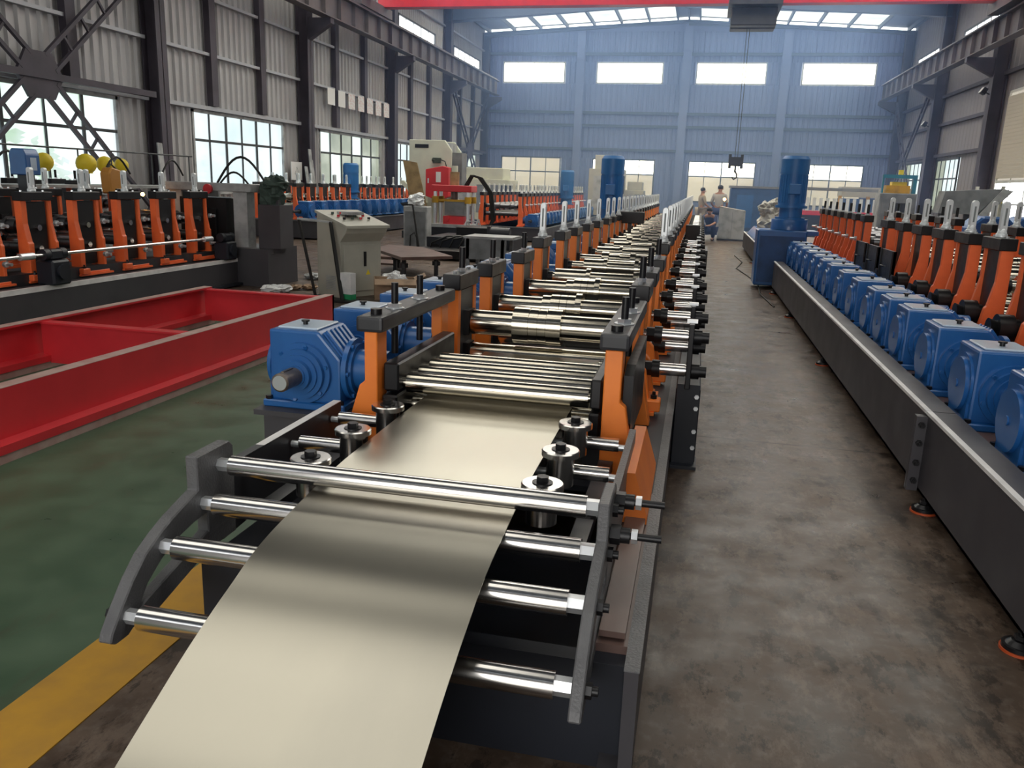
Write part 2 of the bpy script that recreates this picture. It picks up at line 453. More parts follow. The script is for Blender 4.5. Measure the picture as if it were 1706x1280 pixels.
# ---- left wall
lw = struct(empty('wall_left', (XL, 20, 0)))
def wl(b_): return b_
L_low = {9.55: (10.6, 15.6), 16.7: (18.2, 22.7), 23.8: (25.0, 30.2), 30.95: (31.7, 36.2), 38.1: (39.2, 43.9), 2.4: (3.6, 8.3), -4.7: (-3.8, .8)}
L_up = {16.7: (17.9, 22.4), 23.8: (25.1, 29.8), 30.95: (32.1, 36.7), 38.1: (39.5, 44.3)}
bounds = CY + [YB]
for i, y0 in enumerate([YF] + CY):
    y1 = ([*CY, YB])[i]
    holes = []
    if y0 in L_low: a = L_low[y0]; holes.append((a[0], a[1], 1.1, 3.08))
    if y0 in L_up: a = L_up[y0]; holes.append((a[0], a[1], 7.0, 7.85))
    mb = MB()
    for (a, b_, za, zb) in rect_split(y0, y1, 0, 9.55, holes):
        corr(mb, 'y', a - 20, b_ - 20, za, zb, 0, 1, depth=.05)
    mb.build('corrugated_panel', 'sheetL', lw)
for y0, a in L_low.items():
    if y0 < 2: pf = lambda i, j: 'pane'
    elif y0 == 9.55: pf = lambda i, j: 'paneg' if i >= 2 else 'pane'
    elif y0 == 16.7: pf = lambda i, j: 'pane'
    elif y0 == 23.8: pf = lambda i, j: 'paneold' if (i + j) % 3 != 1 else 'paneg'
    else: pf = lambda i, j: 'pane'
    window('y', XL, 1, a[0], a[1], 1.1, 3.08, 6 if y0 >= 16 else 5, 2, 'pane', row_z=[2.38], pane_fn=pf, outer='lightgrey')
for y0, a in L_up.items():
    window('y', XL, 1, a[0], a[1], 7.0, 7.85, 5, 1, 'clere', thick=.02)
# outer casing so no light leaks and the wall has thickness
for (a, b_, za, zb) in rect_split(YF, YB, 0, 9.6, [(v[0], v[1], 1.1, 3.08) for v in L_low.values()] + [(v[0], v[1], 7.0, 7.85) for v in L_up.values()]):
    part('cladding_backing', 'sheetL', lw, lambda b: b.box(-.12, -.06, a - 20, b_ - 20, za, zb))
# girts
for i, y0 in enumerate(CY):
    y1 = bounds[i + 1]
    for z, t in ((3.14, .09), (4.38, .07), (5.65, .07), (6.75, .07), (8.4, .07)):
        part('girt', 'girt', lw, lambda b: b.box(.04, .16, y0 + .2 - 20, y1 - .2 - 20, z - t / 2, z + t / 2))
    for k in (1, 2):
        yy = y0 + (y1 - y0) * k / 3
        part('wall_post', 'column', lw, lambda b: b.box(.04, .2, yy - .16 - 20, yy + .10 - 20, 3.2, 6.72))
def hcol(b, x, y, z1, s, dx=.38, dy=.34):
    # H section: web along x
    x0, x1 = (x, x + s * dx)
    b.box(x0, x1, y - .012, y + .012, 0, z1)
    b.box(x0, x0 + s * .03, y - dy / 2, y + dy / 2, 0, z1); b.box(x1 - s * .03, x1, y - dy / 2, y + dy / 2, 0, z1)
    b.box(min(x0, x1) - .05, max(x0, x1) + .05, y - dy / 2 - .05, y + dy / 2 + .05, 0, .03)
for y in CY + [YB - .35]:
    part('steel_column', 'column', lw, lambda b: hcol(b, .03, y - 20, 9.3, 1))
    part('crane_bracket', 'column', lw, lambda b: b.prism([(.40, 5.5), (.40, 6.1), (1.12, 6.1), (1.12, 5.95)], 'y', y - 20 - .12, y - 20 + .12))
# runway beam
def runway(parent, x, y0, y1, oy, s):
    o = part('runway_beam', 'beam', parent, lambda b: (b.box(x - .01, x + .01, y0 - oy, y1 - oy, 6.12, 6.83), b.box(x - .16, x + .16, y0 - oy, y1 - oy, 6.80, 6.83),
                                                   b.box(x - .16, x + .16, y0 - oy, y1 - oy, 6.10, 6.13), b.box(x - .035, x + .035, y0 - oy, y1 - oy, 6.83, 6.93)))
    y = y0 + .05
    while y < y1:
        part('stiffener', 'beam', o, lambda b: b.box(x - .13, x + .13, y - oy - .008, y - oy + .008, 6.13, 6.80)); y += 1.05
runway(lw, 1.0, -4, 44.3, 20, 1)
# lattice X bracing
def lattice(parent, x, ya, za, yb, zb, oy, gap=.34, r=.035):
    p0 = Vector((x, ya - oy, za)); p1 = Vector((x, yb - oy, zb)); d = (p1 - p0); L_ = d.length; dn = d.normalized()
    nn = Vector((0, -dn.z, dn.y)) * (gap / 2)
    b = MB()
    b.bar(p0 + nn, p1 + nn, .07, .07); b.bar(p0 - nn, p1 - nn, .07, .07)
    k = int(L_ / .62)
    for i in range(k + 1):
        c = p0 + dn * (L_ * i / k); b.bar(c + nn, c - nn, .045, .045)
    b.build('lattice_brace', 'column', parent)
for (ya, yb, yn) in ((9.8, 16.4, 13.2), (38.4, 44.8, 41.5)):
    x = .36
    for (yy, zz) in ((ya, .3), (yb, .3), (ya, 5.9), (yb, 5.9)):
        zn = 3.2
        d = Vector((0, yn - yy, zn - zz)).normalized() * .35
        lattice(lw, x, yy, zz, yn - d.y, zn - d.z, 20)
    part('gusset_plate', 'column', lw, lambda b: b.prism([(yn - 20 - .55, 3.2), (yn - 20 - .3, 2.8), (yn - 20 + .3, 2.8), (yn - 20 + .55, 3.2), (yn - 20 + .3, 3.6), (yn - 20 - .3, 3.6)], 'x', x - .03, x + .03))
    part('brace_strut', 'column', lw, lambda b: b.box(x - .06, x + .06, ya - 20, yb - 20, 3.14, 3.26))

# ---- right wall
rw = struct(empty('wall_right', (XR, 20, 0)))
R_low = {30.95: (34.6, 37.7, 1.1, 3.15), 23.8: (25.0, 30.2, .6, 5.0), 16.7: (17.7, 22.5, 1.1, 3.15), 38.1: (40.0, 43.6, 1.1, 3.15), 9.55: (10.6, 15.2, 1.1, 3.15)}
R_up = {16.7: (17.6, 22.3), 23.8: (24.8, 29.5), 30.95: (32.0, 36.5), 38.1: (39.2, 43.6)}
for i, y0 in enumerate([YF] + CY):
    y1 = ([*CY, YB])[i]
    holes = []
    if y0 in R_low: holes.append(R_low[y0])
    if y0 in R_up: a = R_up[y0]; holes.append((a[0], a[1], 7.0, 7.85))
    mb = MB()
    for (a, b_, za, zb) in rect_split(y0, y1, 0, 9.5, holes):
        corr(mb, 'y', a - 20, b_ - 20, za, zb, 0, -1, period=.4, depth=.015)
    mb.build('corrugated_panel', 'sheetR', rw)
for y0, a in R_low.items():
    if y0 == 23.8:
        wb = window('y', XR, -1, *a, 4, 4, 'clere', frame='whiteframe', row_z=[2.2, 3.3, 4.2], pane_fn=lambda i, j: 'clere' if j == 0 else 'dimpane', thick=.07)
        for k in range(22):
            z = 2.3 - .6 + k * .115
            part('blind_slat', 'beigebuilding', wb, lambda b: b.box(-.09, -.075, -2.55, 2.55, z, z + .110))
    else:
        window('y', XR, -1, *a, 5, 2, 'pane', row_z=[2.38], pane_fn=lambda i, j: 'paneold' if i > 2 else 'pane')
for y0, a in R_up.items():
    window('y', XR, -1, a[0], a[1], 7.0, 7.85, 6, 1, 'clere', thick=.04)
for (a, b_, za, zb) in rect_split(YF, YB, 0, 9.5, list(R_low.values()) + [(v[0], v[1], 7.0, 7.85) for v in R_up.values()]):
    part('cladding_backing', 'sheetR', rw, lambda b: b.box(.06, .12, a - 20, b_ - 20, za, zb))
for i, y0 in enumerate(CY):
    y1 = bounds[i + 1]
    for z in (3.3, 4.5, 5.6):
        if y0 == 23.8 and z < 5: continue
        part('girt', 'column', rw, lambda b: b.box(-.16, -.03, y0 + .2 - 20, y1 - .2 - 20, z - .06, z + .06))
    part('drain_pipe', 'lightgrey', rw, lambda b: b.cyl((-.12, y0 + .55 - 20, .2), (-.12, y0 + .55 - 20, 6.0), .05, 10))
for y in CY + [YB - .35]:
    part('steel_column', 'column', rw, lambda b: hcol(b, -.03, y - 20, 9.3, -1, dx=.42, dy=.4))
    part('crane_bracket', 'column', rw, lambda b: b.prism([(-.44, 5.5), (-.44, 6.1), (-1.3, 6.1), (-1.3, 5.95)], 'y', y - 20 - .12, y - 20 + .12))
runway(rw, -1.15, -4, 44.7, 20, -1)
for (yy, zz) in ((38.4, .3), (44.8, .3), (38.4, 5.9), (44.8, 5.9)):
    lattice(rw, -.5, yy, zz, 41.6, 3.2, 20)

# ---- back wall
bw = struct(empty('wall_back', (0, YB, 0)))
B_up = [(-10.9, -7.54), (-5.9, -2.45), (-.82, 2.66), (4.32, 7.8)]
B_low = [(-10.88, -7.56), (-5.87, -2.54), (-.83, 2.58), (4.63, 7.79)]
holes = [(a, b_, 6.85, 7.93) for a, b_ in B_up] + [(a, b_, 1.0, 3.10) for a, b_ in B_low]
rs = rect_split(XL, XR, 0, 9.4, holes)
mb = MB()
for (a, b_, za, zb) in rs: corr(mb, 'x', a, b_, za, zb, 0, -1, period=.27)
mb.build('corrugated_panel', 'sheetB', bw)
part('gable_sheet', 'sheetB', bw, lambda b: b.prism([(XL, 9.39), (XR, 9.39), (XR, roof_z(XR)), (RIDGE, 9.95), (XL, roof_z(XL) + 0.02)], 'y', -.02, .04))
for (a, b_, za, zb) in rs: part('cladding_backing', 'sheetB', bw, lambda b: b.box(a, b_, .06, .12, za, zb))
for a, b_ in B_up: window('x', YB, -1, a, b_, 6.85, 7.93, 4, 1, 'clere', thick=.012, frame='whiteframe')
for k, (a, b_) in enumerate(B_low):
    window('x', YB, -1, a, b_, 1.0, 3.10, 4, 2, 'pane', row_z=[2.32], pane_fn=lambda i, j: 'clere' if j == 1 and k else 'paneb')
for z in (3.55, 4.75, 5.4, 8.3):
    part('girt', 'purlin', bw, lambda b: b.box(XL + .2, XR - .2, -.16, -.04, z - .07, z + .07))
for x in (-6.7, -1.3, 3.5):
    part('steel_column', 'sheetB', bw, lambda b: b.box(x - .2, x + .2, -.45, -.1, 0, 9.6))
# ---- front wall behind the camera
fw = struct(empty('wall_front', (0, YF, 0)))
mb = MB()
for (a, b_, za, zb) in rect_split(XL, XR, 0, 9.4, [(-4.5, 1.5, 0, 5.0), (-10.5, -6.5, 6.5, 7.8), (3.5, 7.5, 6.5, 7.8)]):
    corr(mb, 'x', a, b_, za, zb, 0, 1); mb.box(a, b_, -.12, -.06, za, zb)
mb.prism([(XL, 9.39), (XR, 9.39), (XR, roof_z(XR)), (RIDGE, 9.95), (XL, roof_z(XL))], 'y', -.12, -.06)
mb.build('corrugated_panel', 'sheetL', fw)

window('x', YF, 1, -10.5, -6.5, 6.5, 7.8, 4, 1, 'clere'); window('x', YF, 1, 3.5, 7.5, 6.5, 7.8, 4, 1, 'clere')  # unseen glowing windows added behind the camera to brighten the metal
d1 = struct(empty('added_door_1', (-1.5, YF, 0)))  # unseen door added as a frontal light source
for k in range(4): part('glow_leaf', 'doorglow', d1, lambda b: b.box(-3 + 1.5 * k, -1.5 + 1.5 * k, -.02, 0, 0, 5.0))
for k in range(5): part('door_stile', 'column', d1, lambda b: b.box(-3.04 + 1.5 * k, -2.96 + 1.5 * k, -.03, .03, 0, 5.0))

# ---- ceiling: sheets, rooflights, rafters, purlins
ce = struct(empty('ceiling', (0, 20, 10)))
def slab(b, x0, x1, y0, y1, t=.06, up=.12):
    b.prism([(x0, roof_z(x0) + up - 10), (x1, roof_z(x1) + up - 10), (x1, roof_z(x1) + up + t - 10), (x0, roof_z(x0) + up + t - 10)], 'y', y0 - 20, y1 - 20)
xs_purl = [XL + .35, -10.3, -8.9, -7.5, -6.1, -4.7, -3.3, -1.9, RIDGE, -.8, .6, 2.0, 3.4, 4.8, 6.2, 7.6, XR - .35]
LIGHTS = {YF: (-4.8, -4.8), -4.7: (.2, 2.2), 2.4: (2.6, 4.9), 9.55: (14.9, 16.5), 16.7: (18.4, 22.6), 23.8: (25.2, 29.6), 30.95: (32.4, 36.9), 38.1: (38.6, 44.9)}  # spans over unseen bays laid out to shape the strip's reflections
for i, y0 in enumerate([YF] + CY):
    y1 = ([*CY, YB])[i]
    sy0, sy1 = LIGHTS[y0]
    for x0, x1 in ((XL - .2, RIDGE), (RIDGE, XR + .2)):
        part('roof_sheet', 'roofm', ce, lambda b: (slab(b, x0, x1, y0, sy0), slab(b, x0, x1, sy1, y1)))
    lit = [k for k in range(len(xs_purl) - 1)]
    for k in range(len(xs_purl) - 1):
        x0, x1 = xs_purl[k], xs_purl[k + 1]
        sk = (x1 - x0 > .8) and k not in (0, len(xs_purl) - 2)
        part('rooflight' if sk else 'roof_sheet', ('skylight2' if y1 == YB else 'skylight3' if y0 < 9 else 'skylight') if sk else 'roofm', ce, lambda b: slab(b, x0, x1, sy0, sy1, t=.02))
    part('roof_sheet', 'roofm', ce, lambda b: (slab(b, XL - .2, xs_purl[0], sy0, sy1), slab(b, xs_purl[-1], XR + .2, sy0, sy1)))
for x in xs_purl:
    part('purlin', 'purlin', ce, lambda b: b.box(x - .04, x + .04, YF - 20, YB - 20, roof_z(x) - 10 - .08, roof_z(x) - 10 + .11))
for y in CY + [YB - .5]:
    mb = MB()
    for x0, x1 in ((XL + .2, RIDGE), (RIDGE, XR - .2)):
        t = .6 if y < 44.5 else .12
        mb.prism([(x0, roof_z(x0) - .1 - 10), (x1, roof_z(x1) - .1 - 10), (x1, roof_z(x1) - .1 - t - 10), (x0, roof_z(x0) - .1 - t - .15 - 10)], 'y', y - 20 - .012, y - 20 + .012)
        for zz in (-.1, -.1 - t):
            mb.prism([(x0, roof_z(x0) + zz - 10), (x1, roof_z(x1) + zz - 10), (x1, roof_z(x1) + zz - .03 - 10), (x0, roof_z(x0) + zz - .03 - 10)], 'y', y - 20 - .12, y - 20 + .12)
    mb.build('rafter', 'purlin', ce)

# ---- outside the windows
struct(MB().box(-40, 40, -20, 75, -.5, -.25).build('trim_1', 'ground'))
yw = tag(MB().box(-16, 16, 0, .4, -.25, 2.2).build('yard_wall', 'beigebuilding', loc=(0, 60, 0)), 'pale beige yard wall seen through the back windows', 'wall')
def bush(x, y, z, r, label, group=None):
    b = MB(); rnd = random.Random(int(x * 7 + y))
    for k in range(160):
        t = rnd.uniform(0, 2 * PI); p = math.acos(rnd.uniform(-.6, 1)); rr = r * rnd.uniform(.55, 1)
        c = Vector((rr * math.sin(p) * math.cos(t), rr * math.sin(p) * math.sin(t), r + rr * math.cos(p)))
        n = Vector((rnd.uniform(-1, 1), rnd.uniform(-1, 1), rnd.uniform(-1, 1))).normalized(); s_ = rnd.uniform(.15, .3)
        d, u, v = basis(n); k0 = len(b.v)
        for a, c2 in ((-1, 0), (0, -.5), (1, 0), (0, .5)): b.v.append(tuple(c + u * a * s_ + v * c2 * s_))
        b.f.append([k0, k0 + 1, k0 + 2, k0 + 3]); b.s.append(False)
    root = empty('garden_tree', (x, y, z), label=label, cat='tree')
    f = b.build('foliage', 'leaf', root); f['kind'] = 'stuff'
    part('trunk', 'wood', root, lambda q: q.cyl((0, 0, 0), (0, 0, r), .09, 8))
bush(-14.6, 15.4, -.25, 1.35, 'green tree outside the first window on the left wall')
bush(-15.5, 25.5, -.25, 1.3, 'green tree outside the left wall window under the posters')

# ================================================================== MACHINE COMPONENTS
def hexbolt(b, p, ax, r=.014, h=.012, shank=0.0):
    p = Vector(p); ax = Vector(ax)
    b.hexa(p, p + ax * h, r)
    if shank: b.cyl(p, p + ax * (h + shank), r * .55, 8)

# ---------------- gearbox (body 0.36 wide, foot at z=0, output cover on -x, input flanges on -y/+y)
def make_gearbox(name, stub=False, tube=True):
    root = empty(name)
    b = MB()
    prof = [(.0, .03), (.36, .03), (.36, .25), (.25, .375), (.0, .375)]
    b.prism(prof, 'y', 0, .3)
    o = b.build('gear_housing', 'blue', root, bevel=.012, bseg=2)
    b = MB(); b.box(-.03, .39, -.03, .33, 0, .035)
    b.build('foot_flange', 'blue', root, bevel=.006)
    parts('foot_bolt', 'black', root, [lambda b, x=x, y=y: b.hexa((x, y, .035), (x, y, .052), .016) for x in (-.005, .365) for y in (-.012, .312)])
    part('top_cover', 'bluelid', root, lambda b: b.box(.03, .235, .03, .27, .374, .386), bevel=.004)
    def slope(b):
        b.prism([(.262, .366), (.352, .257), (.358, .262), (.268, .371)], 'y', .03, .27)
        for k in range(5):
            b.prism([(.268, .371), (.358, .262), (.366, .269), (.276, .378)], 'y', .045 + .045 * k, .065 + .045 * k)
    part('finned_slope_cover', 'blue', root, slope)
    part('breather_plug', 'black', root, lambda b: (b.cyl((.13, .12, .386), (.13, .12, .40), .012, 10), b.cyl((.13, .12, .40), (.13, .12, .408), .02, 10)))
    def flange(b, s, y):
        c = (.17, .175)
        for r, a, e in ((.146, 0, .022), (.120, .022, .046), (.096, .046, .058), (.072, .058, .085), (.052, .085, .092)):
            b.cyl((c[0], y + s * a, c[1]), (c[0], y + s * e, c[1]), r, 32)
        for k in range(6):
            a = k * PI / 3 + .3
            b.hexa((c[0] + .133 * math.cos(a), y + s * .022, c[1] + .133 * math.sin(a)), (c[0] + .133 * math.cos(a), y + s * .032, c[1] + .128 * math.sin(a)), .01)
    part('front_flange', 'blue', root, lambda b: flange(b, -1, 0))
    part('rear_flange', 'blue', root, lambda b: flange(b, 1, .3))
    def cover(b):
        b.cyl((-.012, .15, .19), (0, .15, .19), .150, 32); b.cyl((-.03, .15, .19), (-.012, .15, .19), .128, 32); b.cyl((-.036, .15, .19), (-.03, .15, .19), .02, 10)
    part('output_cover', 'blue', root, cover)
    def outf(b):
        b.cyl((.36, .15, .18), (.385, .15, .18), .150, 32); b.cyl((.385, .15, .18), (.40, .15, .18), .125, 32)
        for k in range(6):
            a = k * PI / 3; b.hexa((.385, .15 + .137 * math.cos(a), .18 + .137 * math.sin(a)), (.397, .15 + .137 * math.cos(a), .18 + .137 * math.sin(a)), .011)
    part('output_flange', 'blue', root, outf)
    if tube: part('output_tube', 'blue', root, lambda b: (b.cyl((.40, .15, .18), (.55, .15, .18), .098, 28), b.cyl((.55, .15, .18), (.58, .15, .18), .06, 20)))
    part('rib', 'blue', root, lambda b: (b.box(-.012, 0, .02, .28, .03, .12),))
    if stub:
        part('output_shaft', 'shaftsteel', root, lambda b: (b.cyl((.17, -.09, .175), (.17, -.225, .175), .043, 28), b.cyl((.17, -.225, .175), (.17, -.231, .175), .043, 28, r2=.036), b.box(.163, .177, -.2, -.11, .21, .222)))
        part('shaft_end_face', 'zinc', root, lambda b: b.cyl((.17, -.231, .175), (.17, -.2315, .175), .034, 24))
    return root
def coupling_part(root, gap):
    b = MB(); b.cyl((.17, .35, .175), (.17, .35 + gap, .175), .028, 14); b.cyl((.17, .36, .175), (.17, .40, .175), .05, 16)
    return b.build('line_shaft', 'darkgrey', root)

gb_stub = make_gearbox('gearbox', stub=True)
gb = make_gearbox('gearbox')
coupling_part(gb, .33); coupling_part(gb_stub, .33)
T_gb = tree_of(gb); gb_used = [False]
def place_gb(x, y, z, s, label, group, mirror=False):
    o = gb if not gb_used[0] else copy_tree(gb, T_gb); gb_used[0] = True
    o.location = (x, y, z); o.scale = (s, s, s)
    if mirror: o.rotation_euler.z = PI
    o['label'] = label; o['category'] = 'gearbox'; o['group'] = group
    return o

# ---------------- roll stands
RS = random.Random(3)
def leg_profile(s, h, inner, wide, flare, step):
    """x-z profile of an orange leg, s = side"""
    p = [(inner, 0), (inner + flare, 0), (inner + flare - .045, step), (inner + wide + .012, step + .02), (inner + wide, step + .03), (inner + wide, h), (inner, h)]
    return [(s * x, z) for x, z in p]

def make_stand(name, h=.63, top='bolt', half=.5, wide=.075, flare=.15, step=.24, roll=0, outboard=True, zu=.43, zl=.24, legt=.06, dy=.2, tower_h=.30, drive=False, rollmat='rolls', rs=1.0, slope=False):
    paint = 'orangered' if slope else 'orange'
    root = empty(name)
    for s in (-1, 1):
        b = MB(); lp = leg_profile(s, h, half, wide, flare, step)
        if slope: lp = [(s * x, z) for x, z in [(half, 0), (half + flare, 0), (half + flare - .02, .05), (half + wide + .05, h * .48), (half + wide + .035, h * .5), (half + wide, h * .72), (half + wide, h), (half, h)]]
        b.prism(lp, 'y', -dy, -dy + legt); b.prism(lp, 'y', dy - legt * (.55 if rollmat == 'darkrolls' else 1), dy)
        b.box(s * (half - .02), s * (half + flare), -dy - .02, dy + .02, 0, .045)
        b.prism([(-dy + legt, .045), (dy - legt, .045), (dy - legt, .11), (0, .075), (-dy + legt, .11)], 'x', s * half, s * (half + wide * .6))
        fr = b.build('side_frame', paint, root, bevel=.004)
        part('cap_plate', 'black', fr, lambda b: b.box(s * (half - .012), s * (half + wide + .02), -dy - .008, dy + .008, h, h + .09), bevel=.005)
        b = MB()
        b.box(s * (half + .006), s * (half + wide * .8), -dy + legt + .003, dy - legt - .003, .12, h - .01)
        b.build('bearing_guide', 'black' if slope else 'darkgrey', fr)
        b = MB()
        for z in (zl, zu):
            b.box(s * (half - .03), s * (half + .006), -.062, .062, z - .075, z + .075)
            b.cyl((s * (half - .075), 0, z), (s * (half - .03), 0, z), .056, 20)
        b.build('bearing_block', 'black', fr)
        b = MB()
        for yy in (-dy * .72, dy * .72): b.hexa((s * (half + wide * .5), yy, h + .09), (s * (half + wide * .5), yy, h + .105), .013)
        if top == 'bolt': b.hexa((s * (half + wide * .5), 0, h + .09), (s * (half + wide * .5), 0, h + .112), .026)
        b.build('cap_nut', 'zinc', fr)
        if top == 'bolt':
            part('adjusting_screw', 'black', fr, lambda b: b.cyl((s * (half + wide * .5), 0, h + .1), (s * (half + wide * .5), 0, h + .235), .019, 14))
        else:
            cx = s * (half + wide * .5); z0 = h + .09
            b = MB(); b.cyl((cx, 0, z0), (cx, 0, z0 + .03), .042, 18); b.cyl((cx, 0, z0 + .03), (cx, 0, z0 + .07), .036, 18, r2=.026)
            n = 8; prof = [(-.026, z0 + .05)] + [(-.026 * math.cos(PI * k / n), z0 + tower_h - .026 + .026 * math.sin(PI * k / n)) for k in range(n + 1)] + [(.026, z0 + .05)]
            b.prism([(cx + x, z) for x, z in prof], 'y', -.026, .026)
            sl = b.build('screw_sleeve', 'tower', fr, bevel=.004)
            # dark strips paint the shade of a slot on the sleeve's front and back
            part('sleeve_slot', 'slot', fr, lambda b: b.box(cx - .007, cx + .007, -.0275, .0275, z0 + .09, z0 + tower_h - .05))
    # shafts and rolls
    ext = half + .35 if outboard else half + .12
    for which, z in (('u', zu), ('l', zl)):
        b = MB(); b.cyl((-half - .02, 0, z), (ext if outboard else half + .1, 0, z), .032, 18)
        sh = b.build('roll_shaft', 'chrome', root)
        b = MB()
        r = roll
        if r == 0:
            segs = [(-.46, -.20, .062), (-.20, -.105, .089), (-.105, -.101, .083), (-.101, -.05, .087), (-.05, -.046, .082), (-.046, .0, .086), (.0, .004, .080), (.004, .09, .089), (.09, .46, .062)]
        elif r == 1:
            segs = [(-.47, -.17, .068), (-.17, -.11, .080), (-.11, -.05, .088), (-.047, .0, .088), (.003, .06, .088), (.06, .10, .104), (.10, .47, .066)]
        elif r == 2:
            segs = [(-.47, -.40, .05), (-.40, -.12, .086), (-.118, -.08, .10), (-.08, .30, .066), (.30, .34, .09), (.343, .42, .094), (.42, .47, .055)]
        elif r == 3:
            segs = [(-.47, -.30, .055), (-.30, -.10, .088), (-.097, -.06, .098), (-.06, .22, .062), (.22, .26, .10), (.263, .36, .080), (.36, .47, .055)]
        else:
            segs = [(-.47, -.22, .06), (-.22, -.14, .10), (-.137, -.02, .075), (-.02, .10, .064), (.10, .16, .098), (.163, .25, .082), (.25, .47, .058)]
        if which == 'l': segs = [(a, c, max(.045, min(.060, (zu - zl) / rs - rr - .004))) for a, c, rr in segs]
        for a, c, rr in segs: b.cyl((a, 0, z), (c, 0, z), rr * rs, 28)
        b.build('forming_roll', rollmat, sh)
        if outboard:
            b = MB()
            b.cyl((half + .13, 0, z), (half + .175, 0, z), .052, 16); b.hexa((half + wide + .01, 0, z), (half + .13, 0, z), .045)
            b.build('shaft_collar', 'black', sh)
            part('outboard_sleeve', 'chrome', sh, lambda b: b.cyl((half + .175, 0, z), (half + .32, 0, z), .037, 18))
            part('end_nut', 'black', sh, lambda b: (b.cyl((half + .355, 0, z), (half + .40, 0, z), .046, 16), b.cyl((half + .40, 0, z), (half + .44, 0, z), .034, 14)))
    if outboard:
        part('outboard_bearing_plate', 'black', root, lambda b: b.box(half + .325, half + .355, -.095, .095, .13, zu + .085), bevel=.004)
        part('outboard_lug', 'zinc', root, lambda b: b.box(half + .31, half + .37, -.03, .03, zu + .085, zu + .10))
    part('foot_block', paint, root, lambda b: b.box(half + flare - .04, half + flare + .05, -dy - .05, -dy + .06, .02, .085), bevel=.006)
    part('foot_bolt', 'black', root, lambda b: (b.hexa((half + flare + .01, -dy + .01, .085), (half + flare + .01, -dy + .01, .105), .02), b.cyl((half + flare + .01, -dy + .01, .105), (half + flare + .01, -dy + .01, .125), .01, 8)))
    parts('base_foot', paint, root, [lambda b: b.box(-half - flare, -half + .03, -dy - .06, dy + .06, 0, .02), lambda b: b.box(half - .03, half + flare + .02, -dy - .06, dy + .06, 0, .02)])
    if rollmat == 'darkrolls':
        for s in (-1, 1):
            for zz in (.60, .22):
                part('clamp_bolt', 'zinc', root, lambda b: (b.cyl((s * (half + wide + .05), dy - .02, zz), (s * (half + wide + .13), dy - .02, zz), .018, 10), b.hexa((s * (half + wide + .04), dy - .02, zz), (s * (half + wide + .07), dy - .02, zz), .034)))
        part('glint_arm', 'chrome', root, lambda b: (b.cyl((-half * .9, dy + .12, zu - .05), (half * .98, dy + .12, zu - .05), .02, 12), b.box(-.12, -.04, dy + .06, dy + .2, zu - .12, zu + .05), b.box(.3, .38, dy + .06, dy + .2, zu - .12, zu + .05)))  # chrome arm added to give silver glints between the stands
    if drive:
        def cpl(b):
            b.cyl((-half - .24, 0, zl), (-half - .14, 0, zl), .10, 24); b.cyl((-half - .14, 0, zl), (-half - .1, 0, zl), .07, 18); b.cyl((-half - .29, 0, zl), (-half - .24, 0, zl), .07, 20, r2=.05)
        part('drive_coupling', 'black', root, cpl)
    return root

# prototypes
P = {}
for key, kw in dict(
    A0=dict(top='bolt', roll=0, rs=1.22, zl=.22, zu=.42), A1=dict(top='bolt', roll=1, rs=1.1, zl=.22, zu=.42),
    B2=dict(h=.70, top='tower', roll=2), B3=dict(h=.70, top='tower', roll=3), B4=dict(h=.70, top='tower', roll=4),
    C=dict(h=.84, top='tower', roll=2, outboard=False, half=.52, wide=.09, flare=.22, step=.34, zu=.56, zl=.34, tower_h=.27, dy=.2, legt=.045, drive=True, slope=True),
    L=dict(h=.84, top='tower', roll=3, outboard=False, half=.52, wide=.085, flare=.15, step=.34, zu=.56, zl=.34, tower_h=.25, dy=.21, legt=.075, rollmat='darkrolls', slope=True),
    D=dict(h=.84, top='bolt', roll=3, outboard=False, half=.52, wide=.09, flare=.22, step=.34, zu=.56, zl=.34, dy=.16, legt=.05, slope=True, rollmat='darkrolls'),
).items():
    r = make_stand('roll_stand', **kw); P[key] = [r, tree_of(r), False]
def place_stand(key, x, y, z, label, group, rotz=0.0, s=1.0):
    r, t, used = P[key]
    o = r if not used else copy_tree(r, t); P[key][2] = True
    o.location = (x, y, z); o.rotation_euler.z = rotz; o.scale = (s, s, s)
    o['label'] = label; o['category'] = 'roll stand'; o['group'] = group
    return o

# ================================================================== MAIN LINE
bed = empty('machine_bed', (-.78, 2.0, 0), label='long dark grey machine bed under the central roll forming line', cat='machine bed')
def bx(b, x0, x1, y0, y1, z0, z1): b.box(x0 + .78, x1 + .78, y0 - 2, y1 - 2, z0, z1)
part('top_plate', 'navy', bed, lambda b: bx(b, -1.46, -.093, 3.3, 28.3, .33, .355))
part('inner_floor', 'navy', bed, lambda b: bx(b, -1.23, -.19, 2.08, 3.3, .1, .12))
part('edge_ledge', 'primer', bed, lambda b: bx(b, -.19, -.093, 2.08, 3.3, .33, .355))
part('inner_wall', 'navy', bed, lambda b: bx(b, -.21, -.19, 2.08, 3.3, .1, .33))
part('side_channel', 'bedgrey', bed, lambda b: (bx(b, -.093, -.055, 1.95, 28.3, .03, .36), bx(b, -.15, -.093, 1.95, 28.3, .03, .05)))
part('side_channel', 'bedgrey', bed, lambda b: (bx(b, -1.5, -1.46, 2.8, 28.3, .03, .36),))
part('worn_edge', 'guide', bed, lambda b: bx(b, -.095, -.053, 1.95, 28.3, .36, .364))
part('end_plate', 'navy', bed, lambda b: bx(b, -1.27, -.093, 2.02, 2.08, .0, .33))
part('end_return', 'navy', bed, lambda b: (bx(b, -1.27, -1.23, 2.08, 2.84, .0, .33), bx(b, -1.5, -1.23, 2.80, 2.84, 0, .33), bx(b, -1.5, -1.25, 2.2, 2.82, .17, .36)))
